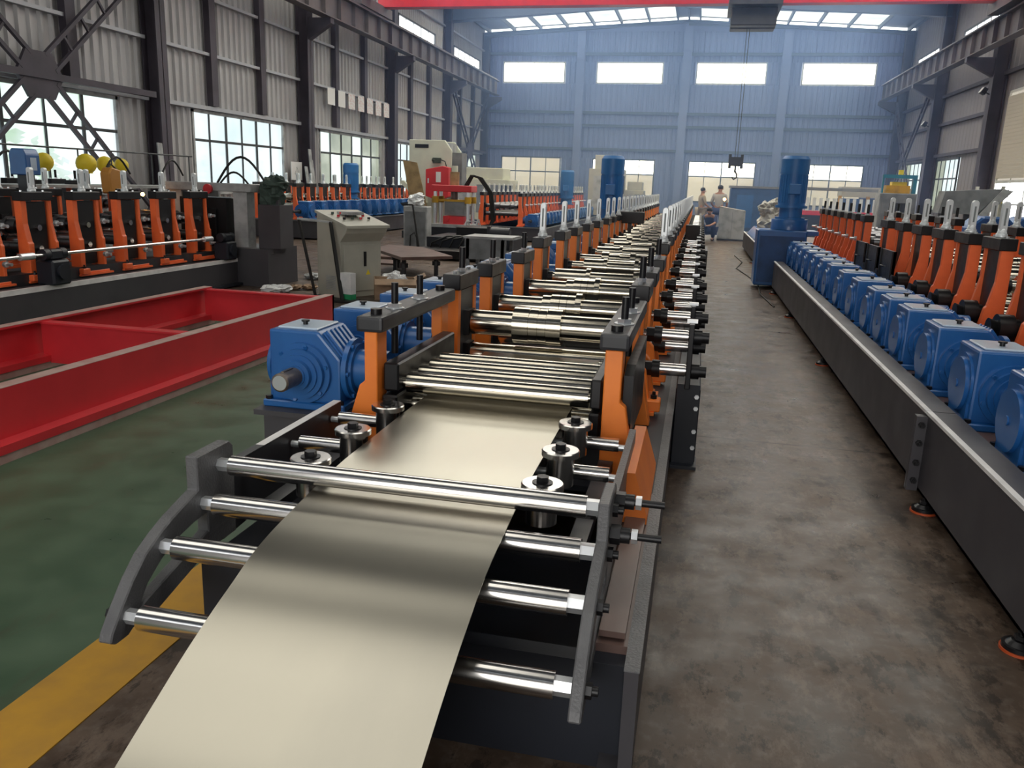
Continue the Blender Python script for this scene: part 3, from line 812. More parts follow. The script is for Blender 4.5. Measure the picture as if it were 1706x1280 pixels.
part('inner_web', 'navy', bed, lambda b: (bx(b, -1.23, -.1, 2.08, 2.5, .0, .06),))
part('gearbox_shelf', 'bedgrey', bed, lambda b: (bx(b, -1.99, -1.5, 3.40, 28.3, .495, .52), bx(b, -1.96, -1.5, 3.44, 28.3, 0, .495)))
part('outboard_beam', 'navy', bed, lambda b: bx(b, -.052, .09, 4.78, 28.3, .02, .47), bevel=.006)
b = MB()
for z in (.12, .22, .36, .43): b.hexa((.78 + .07, 2.77, z), (.78 + .07, 2.75, z), .014)
b.build('bolt', 'zinc', bed)
part('outboard_front_bracket', 'navy', bed, lambda b: (bx(b, -.045, .085, 4.76, 4.78, .0, .5), bx(b, -.05, .1, 4.7, 4.9, 0, .02)))

# steel strip: runs flat through the guides then bends down over the guide rollers toward the camera
path = [(4.6, .635), (3.4, .632), (2.9, .625), (2.6, .62), (2.42, .607), (2.3, .594), (2.15, .577), (2.05, .563), (1.95, .542), (1.85, .508), (1.75, .475), (1.62, .425),
        (1.5, .372), (1.38, .318), (1.25, .255), (1.1, .19), (.95, .135), (.8, .09), (.6, .055), (.3, .03), (-.3, .02), (-3.0, .02)]
def smoothp(pts, n=4):
    out = []
    for i in range(len(pts) - 1):
        p0 = pts[max(i - 1, 0)]; p1 = pts[i]; p2 = pts[i + 1]; p3 = pts[min(i + 2, len(pts) - 1)]
        for k in range(n):
            t = k / n
            out.append(tuple(.5 * ((2 * p1[j]) + (-p0[j] + p2[j]) * t + (2 * p0[j] - 5 * p1[j] + 4 * p2[j] - p3[j]) * t * t + (-p0[j] + 3 * p1[j] - 3 * p2[j] + p3[j]) * t ** 3) for j in (0, 1)))
    out.append(pts[-1]); return out
b = MB(); sp = smoothp(path); nX = 2
for y, z in sp:
    for x, dz in ((-1.17, 0), (-.49, 0), (-.49, -.003), (-1.17, -.003)): b.v.append((x, y, z + dz))
for i in range(len(sp) - 1):
    for k in range(4):
        a = i * 4; b.f.append([a + k, a + (k + 1) % 4, a + 4 + (k + 1) % 4, a + 4 + k]); b.s.append(k in (0, 2))
st = b.build('steel_strip', 'stripsteel')
tag(st, 'wide bright galvanised steel strip feeding down over the guide rollers in front', 'steel strip')

# entry guide ------------------------------------------------------
eg = empty('entry_guide', (-.86, 2.2, .3), label='dark grey entry guide with curved side brackets and chromed cross rollers', cat='strip guide')
ox, oy, oz = -.86, 2.2, .3
def arc_bracket(b, x0, x1):
    # one closed outline: top block, outer arc, lower toe, strut back up to the side plate, with a triangular window formed by two prisms
    outer = [(2.225, .712), (2.225, .60), (2.17, .585), (2.09, .562), (2.02, .535), (1.95, .500), (1.885, .445), (1.83, .385), (1.785, .330), (1.775, .305), (1.80, .29), (1.85, .29), (1.88, .305)]
    inner = [(1.90, .345), (1.95, .405), (2.02, .45), (2.10, .482), (2.20, .50), (2.27, .505), (2.27, .43), (2.44, .43), (2.44, .69), (2.415, .712)]
    pr = outer + inner
    b.prism([(y - oy, z - oz) for y, z in pr], 'x', x0 - ox, x1 - ox)
    b.prism([(y - oy, z - oz) for y, z in [(1.87, .30), (1.93, .355), (2.27, .44), (2.44, .44), (2.44, .37), (2.27, .37), (1.99, .298)]], 'x', x0 - ox + .002, x1 - ox - .002)
for s, x0, x1 in ((-1, -1.555, -1.512), (1, -.216, -.182)):
    br = part('curved_bracket', 'guide', eg, lambda b: arc_bracket(b, x0, x1), bevel=.004)
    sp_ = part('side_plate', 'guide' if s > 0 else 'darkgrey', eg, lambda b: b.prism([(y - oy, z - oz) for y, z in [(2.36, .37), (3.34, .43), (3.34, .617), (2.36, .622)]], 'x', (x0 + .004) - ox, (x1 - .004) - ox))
    if s < 0: part('worn_edge', 'edge', sp_, lambda b: b.box(x0 + .004 - ox, x1 - .004 - ox, .22, 1.14, .318, .3205))
# cross rollers
RB = [(2.352, .648, .034), (2.25, .548, .036), (2.03, .492, .036), (1.853, .352, .036)]
for i, (y, z, r) in enumerate(RB):
    b = MB(); b.cyl((-1.465 - ox, y - oy, z - oz), (-.262 - ox, y - oy, z - oz), r, 32)
    o = b.build('guide_roller', 'chrome', eg)
    parts('roller_journal', 'zinc', o, [lambda b: b.hexa((-1.512 - ox, y - oy, z - oz), (-1.465 - ox, y - oy, z - oz), .023), lambda b: b.hexa((-.262 - ox, y - oy, z - oz), (-.212 - ox, y - oy, z - oz), .026)])
    parts('roller_bolt', 'black', o, [lambda b: b.hexa((-1.555 - ox, y - oy, z - oz), (-1.575 - ox, y - oy, z - oz), .018), lambda b: (b.hexa((-.186 - ox, y - oy, z - oz), (-.166 - ox, y - oy, z - oz), .022), b.cyl((-.166 - ox, y - oy, z - oz), (-.150 - ox, y - oy, z - oz), .013, 10))])
for (y, z) in ((2.40, .66), (2.28, .60)):
    b = MB(); b.cyl((-.186 - ox, y - oy, z - oz), (-.03 - ox, y - oy, z - oz), .0115, 12)
    o = b.build('adjusting_stud', 'black', eg)
    part('stud_nut', 'zinc', o, lambda b: b.hexa((-.118 - ox, y - oy, z - oz), (-.10 - ox, y - oy, z - oz), .022))
    part('stud_block', 'black', o, lambda b: (b.hexa((-.18 - ox, y - oy, z - oz), (-.15 - ox, y - oy, z - oz), .03), b.cyl((-.15 - ox, y - oy, z - oz), (-.122 - ox, y - oy, z - oz), .024, 14)))
# vertical guide rolls on cross rods
for y in (2.47, 2.83, 3.2):
    b = MB()
    b.cyl((-1.51 - ox, y + .03 - oy, .565 - oz), (-.212 - ox, y + .03 - oy, .565 - oz), .014, 14)
    rod = b.build('cross_rod', 'zinc', eg)
    for s, x0, x1 in ((-1, -1.47, -1.24), (1, -.42, -.245)):
        part('rod_sleeve', 'chrome', rod, lambda b: b.cyl((x0 - ox, y + .03 - oy, .575 - oz), (x1 - ox, y + .03 - oy, .575 - oz), .028, 24))
    for x in (-1.236, -.424):
        b = MB(); zt = .665
        b.cyl((x - ox, y - oy, zt - .135 - oz), (x - ox, y - oy, zt - .022 - oz), .052, 28)
        b.cyl((x - ox, y - oy, zt - .022 - oz), (x - ox, y - oy, zt - .004 - oz), .070, 36)
        b.cyl((x - ox, y - oy, zt - .004 - oz), (x - ox, y - oy, zt - oz), .070, 36, r2=.066)
        vr = b.build('vertical_guide_roll', 'chrome', eg)
        part('roll_bolt', 'black', vr, lambda b: (b.cyl((x - ox, y - oy, zt - oz), (x - ox, y - oy, zt + .003 - oz), .034, 16), b.hexa((x - ox, y - oy, zt + .003 - oz), (x - ox, y - oy, zt + .022 - oz), .021)))
for x in (-1.40, -.30):
    part('slide_bar', 'darkgrey', eg, lambda b: b.box(x - .03 - ox, x + .03 - ox, 2.44 - oy, 3.3 - oy, .44 - oz, .48 - oz))
part('pinkish_slide', 'primer', eg, lambda b: b.box(-.18 - ox, -.105 - ox, 2.1 - oy, 3.1 - oy, .366 - oz, .385 - oz))

# levelling (first) station -----------------------------------------
lv = empty('leveller_stand', (-.83, 3.85, .36), label='orange levelling station with thick black bridge bars and narrow polished rollers', cat='roll stand')
ox, oy, oz = -.83, 3.85, .36
for s, (xa, xb) in ((-1, (-1.345, -1.405)), (1, (-.335, -.262))):
    f = 1 if s > 0 else -1
    for (ya, yb_) in ((3.35, 3.47), (4.30, 4.42)):
        out = .08 if s < 0 else .055
        prof = [(xa, .36), (xb + f * out * 1.6, .36), (xb + f * out, .52), (xb + f * .025, .70), (xb, .72), (xb, .945), (xa, .945)]
        part('post', 'orange', lv, lambda b: b.prism([(x - ox, z - oz) for x, z in prof], 'y', ya - oy, yb_ - oy), bevel=.004)
    xm = (xa + xb) / 2
    cb = part('bridge_bar', 'darkgrey', lv, lambda b: b.box(xm - .062 - ox, xm + .062 - ox, 3.33 - oy, 4.46 - oy, .945 - oz, 1.015 - oz), bevel=.014, bseg=2)
    for yy in (3.62, 3.98):
        part('adjusting_screw', 'black', cb, lambda b: b.cyl((xm + .012 - ox, yy - oy, .80 - oz), (xm + .012 - ox, yy - oy, 1.135 - oz), .0165, 16))
        part('screw_nut', 'zinc', cb, lambda b: (b.hexa((xm + .012 - ox, yy - oy, 1.015 - oz), (xm + .012 - ox, yy - oy, 1.038 - oz), .034), b.cyl((xm + .012 - ox, yy - oy, 1.015 - oz), (xm + .012 - ox, yy - oy, 1.019 - oz), .045, 20)))
    for yy in (3.42, 4.36):
        part('cap_bolt', 'black', cb, lambda b: (b.cyl((xm - ox, yy - oy, 1.015 - oz), (xm - ox, yy - oy, 1.04 - oz), .026, 18),))
    xi0, xi1 = (-1.335, -1.262) if s < 0 else (-.345, -.395)
    part('bearing_block', 'black', lv, lambda b: (b.box(xi0 - ox, xi1 - ox, 3.40 - oy, 4.28 - oy, .67 - oz, .80 - oz), b.box(xi0 - ox, xi1 - ox, 3.38 - oy, 4.28 - oy, .50 - oz, .655 - oz)), bevel=.008)
    part('bottom_block', 'darkgrey', lv, lambda b: b.box(min(xi0, xi1) - ox - .02, max(xi0, xi1) - ox + .02, 3.4 - oy, 4.4 - oy, .36 - oz, .5 - oz))
part('side_guard_plate', 'black', lv, lambda b: b.prism([(3.40 - oy, .62 - oz), (3.46 - oy, .55 - oz), (4.25 - oy, .50 - oz), (4.25 - oy, .86 - oz), (3.5 - oy, .86 - oz), (3.40 - oy, .83 - oz)], 'x', -.255 - ox, -.215 - ox))
for k in range(4):
    y = 3.46 + k * .165
    part('upper_roller', 'rolls', lv, lambda b: (b.cyl((-1.235 - ox, y - oy, .703 - oz), (-.405 - ox, y - oy, .703 - oz), .046, 28), b.cyl((-1.3 - ox, y - oy, .703 - oz), (-.36 - ox, y - oy, .703 - oz), .022, 14)))
for k in range(4):
    y = 3.54 + k * .165
    part('lower_roller', 'rolls', lv, lambda b: (b.cyl((-1.235 - ox, y - oy, .583 - oz), (-.405 - ox, y - oy, .583 - oz), .042, 24), b.cyl((-1.3 - ox, y - oy, .583 - oz), (-.36 - ox, y - oy, .583 - oz), .02, 14)))
# orange foot block and black clamps beside the leveller on the bed edge
part('foot', 'orange', lv, lambda b: (b.prism([(-.24, .36), (-.10, .36), (-.10, .40), (-.20, .52), (-.24, .52)], 'y', 3.0, 3.35) if False else None,
     b.prism([(x - ox, z - oz) for x, z in [(-.205, .36), (-.10, .36), (-.10, .39), (-.155, .56), (-.205, .56)]], 'y', 2.95 - oy, 3.6 - oy)))

ys = [y_ + .07 for y_ in (4.70, 5.46, 6.50, 7.30, 8.48, 9.38, 10.42, 11.48, 12.62, 13.45, 14.36, 15.2, 16.0, 16.9, 17.75, 18.6, 19.5, 20.4, 21.3, 22.2, 23.1, 24.0, 24.9, 25.8, 26.7, 27.6)]
seq = ['A0', 'A1', 'A1', 'B2', 'B3', 'B4', 'B2', 'B3', 'B4', 'B3']
for i, y in enumerate(ys):
    k = seq[i] if i < len(seq) else ('B2', 'B3', 'B4')[i % 3]
    kind = 'with short black adjusting screws' if k[0] == 'A' else 'with tall silver screw sleeves'
    place_stand(k, -.83, y, .36, 'orange roll stand %s, %s on the central line' % (kind, ORD[i]), 'roll stands of the central line')
gys = [4.21, 4.90, 5.64, 6.62, 7.4, 8.4, 9.3, 10.3, 11.3, 12.4, 13.3, 14.2, 15.1, 15.9]
gb_stub.location = (-1.95, 3.5, .52)
tag(gb_stub, 'blue gearbox with bare steel shaft end, nearest on the central line', 'gearbox', 'gearboxes of the central line')
for i, y in enumerate(gys + [18.2 + .9 * k for k in range(10)]):
    place_gb(-1.95, y, .52, 1.0, 'blue gearbox left of the orange stands, %s on the central line' % ORD[i + 1], 'gearboxes of the central line')

for i, (x, y, z0, w_, h_, lab) in enumerate(((-1.2, 14.85, 1.0, .5, .2, 'black cover block across the central line before the tall blue motor'), (-.1, 14.5, .75, .24, .28, 'black box on the outboard side of the central line'))):
    o = empty('cover_block', (x, y, .47 if i else .36), label=lab, cat='cover')
    part('cover', 'black', o, lambda b: b.box(-w_ / 2, w_ / 2, -.12, .12, z0 - o.location.z, z0 + h_ - o.location.z), bevel=.01)
    part('bracket', 'darkgrey', o, lambda b: b.box(-.03, .03, -.03, .03, 0, z0 - o.location.z))
mtl = empty('coupling_cage', (.02, 11.9, .47), label='black roller cage at the outboard end of the central line shafts', cat='roller cage')
parts('cage_plate', 'black', mtl, [lambda b: b.box(-.12, -.09, -.5, .5, 0, .35), lambda b: b.box(.09, .12, -.5, .5, 0, .35)])
for k in range(5): part('cage_roller', 'darkgrey', mtl, lambda b: b.cyl((-.09, -.4 + .2 * k, .25), (.09, -.4 + .2 * k, .25), .05, 14))

# ---------------- vertical motors
def motor(name, x, y, z0, z1, r, label, squat=False):
    root = empty(name, (x, y, z0), label=label, cat='motor')
    H = z1 - z0
    def body(b):
        b.cyl((0, 0, H * .22), (0, 0, H * .72), r * .94, 36)
        b.cyl((0, 0, H * .72), (0, 0, H * .75), r * 1.0, 36)
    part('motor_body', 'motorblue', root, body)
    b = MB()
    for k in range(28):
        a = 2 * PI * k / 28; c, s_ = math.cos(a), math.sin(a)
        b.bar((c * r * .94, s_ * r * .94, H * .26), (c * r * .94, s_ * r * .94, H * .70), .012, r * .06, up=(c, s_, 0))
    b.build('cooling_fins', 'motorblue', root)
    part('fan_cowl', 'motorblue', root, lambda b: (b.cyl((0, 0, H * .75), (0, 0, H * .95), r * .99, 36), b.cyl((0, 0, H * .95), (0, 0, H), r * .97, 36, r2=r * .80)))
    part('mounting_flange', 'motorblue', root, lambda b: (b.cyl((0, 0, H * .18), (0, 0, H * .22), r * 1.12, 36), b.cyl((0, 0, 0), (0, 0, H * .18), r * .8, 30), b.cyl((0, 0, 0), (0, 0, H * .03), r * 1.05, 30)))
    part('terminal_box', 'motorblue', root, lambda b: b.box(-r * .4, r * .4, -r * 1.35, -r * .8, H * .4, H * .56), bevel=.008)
    return root
mt = motor('drive_motor', -1.78, 17.0, .95, 2.22, .235, 'tall blue motor standing left of the central line silver sleeves')
part('reducer', 'blue', mt, lambda b: (b.box(-.25, .25, -.3, .3, -.43, 0), b.box(-.18, .18, -.38, -.3, -.35, -.08)), bevel=.02)

# ================================================================== RIGHT LINE
rb = empty('machine_bed', (2.4, 10, 0), label='dark grey machine bed of the right line beside the aisle', cat='machine bed')
def rx(b, x0, x1, y0, y1, z0, z1): b.box(x0 - 2.4, x1 - 2.4, y0 - 10, y1 - 10, z0, z1)
for (ya, yb_, pl) in ((.6, 4.595, 1), (4.605, 14.4, 1), (15.6, 25.0, 1)):
    part('side_channel', 'bedgrey', rb, lambda b: (rx(b, 1.27, 1.29, ya, yb_, .07, .5), rx(b, 1.27, 1.41, ya, yb_, .485, .5), rx(b, 1.27, 1.41, ya, yb_, .07, .085)))
    part('worn_edge', 'edge', rb, lambda b: rx(b, 1.262, 1.290, ya, yb_, .487, .504))
    part('cover_plate', 'primer', rb, lambda b: rx(b, 1.41, 3.75, ya, yb_, .39, .42))
    part('side_channel', 'bedgrey', rb, lambda b: rx(b, 3.74, 3.78, ya, yb_, .07, .42))
part('end_joint_plate', 'bedgrey', rb, lambda b: (rx(b, 1.215, 1.27, 4.575, 4.597, .06, .475), rx(b, 1.215, 1.27, 4.603, 4.625, .06, .475)))
b = MB()
for z in (.43, .33, .22, .12): b.hexa((1.242 - 2.4, 4.575 - 10, z), (1.242 - 2.4, 4.555 - 10, z), .017); b.cyl((1.242 - 2.4, 4.555 - 10, z), (1.242 - 2.4, 4.535 - 10, z), .010, 8)
b.build('joint_bolt', 'black', rb)
for y in (3.05, 4.42, 8.25, 11.4, 14.0, 17, 20):
    def foot(b):
        b.cyl((1.275 - 2.4, y - 10, .010), (1.275 - 2.4, y - 10, .026), .060, 24); b.cyl((1.275 - 2.4, y - 10, .026), (1.275 - 2.4, y - 10, .042), .048, 20, r2=.03); b.cyl((1.275 - 2.4, y - 10, .042), (1.275 - 2.4, y - 10, .075), .013, 12)
        b.hexa((1.275 - 2.4, y - 10, .046), (1.275 - 2.4, y - 10, .062), .024)
    f = part('levelling_foot', 'black', rb, foot)
    part('foot_light_disc', 'footorange', f, lambda b: b.cyl((1.275 - 2.4, y - 10, 0), (1.275 - 2.4, y - 10, .010), .066, 24))  # orange light on the foot, painted as a disc under it
gr = [2.35, 3.14, 3.92, 4.70, 5.47, 6.25, 6.85, 7.43, 8.2, 9.0, 9.84, 10.5, 11.16, 11.9, 12.6, 13.3, 14.0]
for i, y in enumerate(gr):
    place_gb(1.47, y - .1, .42, 1.13, 'blue gearbox on the bed beside the aisle, %s of the right line' % ORD[i], 'gearboxes of the right line')
rs_ = [3.9, 4.7, 5.47, 6.25, 7.05, 7.8, 8.55, 9.35, 10.15, 10.95]
for i, y in enumerate(rs_):
    place_stand('C', 2.83, y, .40, 'orange roll stand with silver sleeves, %s of the right line' % ORD[i], 'tall roll stands of the right line')
for i, y in enumerate([12.4, 13.1, 13.8, 14.5, 15.2, 15.9, 16.6]):
    place_stand('D', 2.83, y, .42, 'orange roll stand without sleeves, %s behind the black covers' % ORD[i], 'short roll stands of the right line')
for i, (y, x) in enumerate(((9.75, 2.05), (10.55, 2.05), (11.3, 2.05))):
    o = MB(); o.box(-.015, .015, -.3, .3, 0, .62); o.box(-.03, .015, -.3, -.27, 0, .62); o.box(-.03, .015, .27, .3, 0, .62)
    root = empty('guard_panel', (x, y, .42), label='black sheet guard panel on the right line, %s from the front' % ORD[i], cat='guard', group='black guard panels')
    o.build('guard_sheet', 'black', root)
    part('handle', 'darkgrey', root, lambda b: b.tube([(-.03, -.08, .45), (-.06, -.07, .45), (-.06, .07, .45), (-.03, .08, .45)], .008, 6))
mr_ = motor('drive_motor', 1.5, 15.0, 1.18, 2.22, .235, 'tall blue motor on the blue drive cabinet at the aisle')
dc = empty('drive_housing', (1.36, 15.0, 0), label='tall blue drive housing carrying the big motor beside the aisle', cat='gearbox')
part('housing', 'blue', dc, lambda b: b.box(-.38, .42, -.32, .32, .06, 1.0), bevel=.02)
part('gear_head', 'blue', dc, lambda b: (b.cyl((.14, 0, 1.0), (.14, 0, 1.18), .3, 32), b.box(-.1, .6, -.3, .3, .93, 1.0)), bevel=.004)
part('front_plate', 'dullblue', dc, lambda b: b.box(-.34, .38, -.335, -.32, .12, .9))
bc = empty('blue_cover_box', (1.5, 19.8, .42), label='long low blue cover box on the right line behind the motor', cat='cover')
part('cover', 'blue', bc, lambda b: b.prism([(-.2, 0), (.3, 0), (.3, .3), (-.05, .3), (-.2, .12)], 'y', -3.8, 3.8))
part('cover_seam', 'dullblue', bc, lambda b: [b.box(-.06, .31, -3.8 + k * 1.27, -3.79 + k * 1.27, .295, .308) for k in range(1, 6)])
b = MB(); rnd = random.Random(5)
for k in range(5): b.crumple((rnd.uniform(-.12, .12), rnd.uniform(-.12, .12), .16 + .12 * k), .34 - .045 * k, .9, k, 18, 12)
o = b.build('film_bundle', 'plastic_film', loc=(1.62, 20.5, .72)); tag(o, 'crumpled clear plastic film heaped on the blue cover', 'plastic film')

# ================================================================== LEFT LINE
lb = empty('machine_bed', (-7.6, 8, 0), label='dark grey machine bed of the left line behind the red frame', cat='machine bed')
def lx(b, x0, x1, y0, y1, z0, z1): b.box(x0 + 7.6, x1 + 7.6, y0 - 8, y1 - 8, z0, z1)
part('side_channel', 'bedgrey', lb, lambda b: (lx(b, -6.62, -6.6, 3.5, 11.0, .02, .40), lx(b, -6.75, -6.6, 3.5, 11.0, .385, .40)))
part('worn_edge', 'edge', lb, lambda b: lx(b, -6.64, -6.594, 3.5, 11.0, .352, .403))
part('top_plate', 'navy', lb, lambda b: lx(b, -8.9, -6.75, 3.5, 11.9, .34, .37))
part('end_block', 'bedgrey', lb, lambda b: (lx(b, -7.6, -6.1, 11.0, 11.9, 0, .55),))
part('inner_rail', 'darkgrey', lb, lambda b: (lx(b, -6.95, -6.78, 3.5, 11.0, .37, .52),))
part('drip_ledge', 'navy', lb, lambda b: lx(b, -6.6, -6.52, 3.5, 11.0, .02, .05))
ls = [4.55, 5.28, 6.02, 6.80, 7.53, 8.26, 8.99, 9.72, 10.45]
for i, y in enumerate(ls):
    place_stand('L', -7.44, y, .42, 'orange roll stand on the left line behind the red frame, %s from the left end' % ORD[i], 'roll stands of the left line')
rd = empty('drive_rod', (-6.6, 7, .72), label='long thin bright drive rod running along the left line', cat='shaft')
part('rod', 'chrome', rd, lambda b: b.cyl((0, -3, .0), (0, 3.4, .0), .018, 14))
for y in (.1, 3.3):
    part('coupling', 'zinc', rd, lambda b: b.cyl((0, y - .12, 0), (0, y + .06, 0), .036, 16))
for i, y in enumerate((7.45, 10.75)):
    o = empty('bevel_gear_unit', (-6.62, y, .5), label='small dark worm unit on the silver drive rod, %s' % ('left one' if i == 0 else 'right one'), cat='gear unit', group='worm units on the drive rod')
    part('housing', 'navy', o, lambda b: (b.box(-.12, .1, -.13, .13, -.1, .16), b.box(-.08, .06, -.09, .09, .16, .27)), bevel=.02)
    part('end_flange', 'navy', o, lambda b: (b.cyl((0, -.15, .22), (0, -.08, .22), .06, 20), b.cyl((0, .08, .22), (0, .15, .22), .06, 20), b.cyl((.1, 0, .04), (.13, 0, .04), .08, 20)))
# end frame (grey pillars and black cutter housing) at the far end of the left line
ef = empty('cutoff_frame', (-6.85, 11.3, .4), label='grey pillar frame with black cutter housing at the left line end', cat='machine frame')
part('pillar', 'lightgrey', ef, lambda b: b.box(.12, .34, -.12, .1, .15, .95))
part('pillar', 'lightgrey', ef, lambda b: b.box(-.95, -.75, -.1, .1, .15, .95))
part('cross_head', 'lightgrey', ef, lambda b: b.box(-.98, .42, -.15, .15, .95, 1.07), bevel=.01)
part('cutter_housing', 'black', ef, lambda b: (b.box(-.72, .05, -.2, .2, .15, .86), b.box(-.55, -.1, -.25, .25, .3, .7)), bevel=.01)
part('red_cap', 'red', ef, lambda b: b.cyl((-.25, -.16, .98), (-.25, -.2, .98), .07, 16))
part('side_column', 'bedgrey', ef, lambda b: (b.box(.5, .85, -.1, .3, .15, .78),))
part('hose', 'rubber', ef, lambda b: b.tube([(-.2 + .8 * t, 0, 1.07 + .38 * math.sin(PI * t)) for t in [i / 12 for i in range(13)]], .018, 8))
part('hose', 'rubber', ef, lambda b: b.tube([(-.1 + .45 * t, -.08, 1.07 + .16 * math.sin(PI * t)) for t in [i / 10 for i in range(11)]], .015, 8))
bag = MB(); rnd = random.Random(2)
bag.crumple((0, 0, .04), .20, .8, 1, 18, 12); bag.crumple((-.06, .02, -.12), .19, 1.5, 2, 16, 10); bag.crumple((-.02, 0, -.32), .13, 1.1, 3, 14, 9)
o = bag.build('cloth_bundle', 'green', loc=(-6.2, 11.45, 1.42)); tag(o, 'dark green cloth bundle on the grey post at the left line end', 'cloth')
part('bundle_post', 'bedgrey', ef, lambda b: b.box(.6, .72, .1, .22, .78, 1.0))

# things behind the left line
bm_ = empty('blue_gear_motor', (-8.6, 9.35, 1.5), label='blue boxy gear motor above the left line orange stands', cat='motor')
part('gear_case', 'blue', bm_, lambda b: (b.prism([(-.13, 0), (.13, 0), (.13, .26), (.09, .33), (-.09, .33), (-.13, .26)], 'y', -.12, .12)), bevel=.012)
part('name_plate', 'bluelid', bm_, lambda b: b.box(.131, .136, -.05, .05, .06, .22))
part('support_post', 'darkgrey', bm_, lambda b: b.box(-.07, .07, -.07, .07, -1.13, 0))
for i, (y, x, r) in enumerate(((10.35, -9.2, .13), (11.2, -9.2, .15), (11.62, -9.2, .13), (12.0, -9.2, .11))):
    b = MB(); b.ball((0, 0, 0), r, 16, 10, 1.0); b.cyl((0, -.0, -r * .6), (0, 0, -r * .95), r * .55, 14)
    root = empty('yellow_float', (x, y, 1.68), label='round yellow cap on the rack by the left window, %s' % ORD[i], cat='cap', group='round yellow caps behind the left line')
    b.build('shell', 'yellow', root); part('stem', 'black', root, lambda q: q.cyl((0, 0, -r - .25), (0, 0, -r * .8), .012, 8))
rk = empty('tool_rack', (-9.2, 11, 0), label='grey steel rack table behind the left line', cat='rack')
part('rack_top', 'lightgrey', rk, lambda b: b.box(-.35, .35, -3.2, 3.4, 1.33, 1.37))
for y in (-3.1, 0, 3.3): part('leg', 'grey', rk, lambda b: b.box(-.3, .3, y - .03, y + .03, 0, 1.33))
part('rail', 'mullion', rk, lambda b: b.tube([(-.3, -3.2, 1.9), (-.3, 3.4, 1.9)], .015, 6)); part('rail_post', 'mullion', rk, lambda b: [b.tube([(-.3, y, 1.37), (-.3, y, 1.9)], .012, 6) for y in (-3.1, -1.4, .4, 2.2, 3.3)])
j = empty('plastic_jug', (-8.05, 10.3, 1.28), label='amber plastic jug hanging above the left line beside the weld glow', cat='jug')
part('body', 'jug', j, lambda b: b.prism([(-.15, 0), (.15, 0), (.17, .3), (-.1, .36), (-.17, .28)], 'x', -.08, .08), bevel=.02)
part('handle', 'rubber', j, lambda b: b.tube([(0, -.12, .32), (0, -.02, .40), (0, .12, .31)], .012, 6))
part('hook', 'mullion', j, lambda b: b.tube([(0, 0, .4), (0, 0, .1 + .42), (0, .05, .54)], .008, 6))
ws = MB(); ws.ball((0, 0, 0), .028, 8, 6); o = ws.build('welding_spark', 'spark', loc=(-8.0, 10.85, 1.27)); tag(o, 'small orange welding glow beside the amber jug', 'spark')
for i, y in enumerate((8.05, 9.2, 11.3, 12.7)):
    b = MB(); pts = [(0, -.3, 0)] + [(0, -.3 + .6 * t, .25 * math.sin(PI * t)) for t in [k / 8 for k in range(1, 8)]] + [(0, .3, 0)]
    b.tube(pts, .016, 6); o = b.build('hose', 'rubber', loc=(-8.9, y + .2, 1.55)); tag(o, 'black looped hose over the rack, %s from the left' % ORD[i], 'hose', 'hoses over the rack')
# second row of orange stands seen over the first on the left line
for i, y in enumerate((8.2, 9.0, 9.9, 10.8)):
    place_stand('D', -9.9 + .0, y + 1.2, .5, 'partly hidden orange roll stand far behind the left line, %s' % ORD[i], 'roll stands behind the left line')

# ================================================================== RED FRAME
rf = empty('red_base_frame', (-4.45, 5.5, 0), label='long red welded machine base frame lying on the green floor', cat='steel frame')
ox, oy = -4.45, 5.5
def rbx(b, x0, x1, y0, y1, z0, z1): b.box(x0 - ox, x1 - ox, y0 - oy, y1 - oy, z0, z1)
for s_, xe in ((1, -3.70), (-1, -5.23)):
    a0, a1 = (xe - .10, xe) if s_ > 0 else (xe, xe + .1)
    w0, w1 = (xe - .02, xe) if s_ > 0 else (xe, xe + .02)
    f0, f1 = (xe - .12, xe + .075) if s_ > 0 else (xe - .075, xe + .12)
    o = part('long_beam', 'red', rf, lambda b: b.prism([(x - ox, z) for x, z in ([(f1, .055), (f1, .105), (w1, .115), (a1, .40), (a0, .40), (a0, .385), (w0, .385), (w0, .115), (f0, .105), (f0, .055)] if s_ > 0 else
        [(f0, .055), (f1, .055), (f1, .105), (w1, .115), (w1, .385), (a1, .385), (a1, .40), (a0, .40), (w0, .115), (f0, .105)])], 'y', 1.2 - oy, 8.02 - oy))
    part('dusty_top', 'dusty', o, lambda b: rbx(b, a0, a1, 1.2, 8.02, .40, .403))
    part('timber_skid', 'dusty', rf, lambda b: rbx(b, f0 + .02, f1 - .01, 1.2, 8.02, 0, .055))
for y in (2.9, 5.68, 8.0):
    part('cross_beam', 'red', rf, lambda b: (rbx(b, -5.18, -3.75, y - .10, y, .37, .385), rbx(b, -5.18, -3.75, y - .055, y - .04, .04, .37)))
part('gusset', 'red', rf, lambda b: (rbx(b, -3.74, -3.70, 7.98, 8.02, .03, .40),))

# ================================================================== CONSOLE AND THINGS AROUND IT
ang = math.atan2(-.35, .63)
cn = empty('control_console', (-5.16, 10.67, 0), rotz=ang, label='beige floor standing control console with sloping button panel', cat='control console')
W, D = .64, .70
part('cabinet_body', 'beige', cn, lambda b: b.prism([(0, 0), (W * .82, 0), (W * .82, .76), (W, .88), (W + .04, .95), (W * .92, .97), (0, 1.13)], 'y', 0, D), bevel=.004)
part('sloped_panel', 'beige', cn, lambda b: b.prism([(-.02, 1.13), (W + .06, .95), (W + .06, .985), (-.02, 1.165)], 'y', -.02, D + .02))
part('door', 'beige', cn, lambda b: b.box(W * .82, W * .82 + .012, .05, D - .05, .08, .72), bevel=.003)
part('door_handle', 'black', cn, lambda b: b.box(W * .82 + .012, W * .82 + .03, D * .55, D * .6, .42, .62))
part('vent_grille', 'lightgrey', cn, lambda b: [b.box(.2, .42, -.006, 0, .1 + k * .022, .112 + k * .022) for k in range(9)])
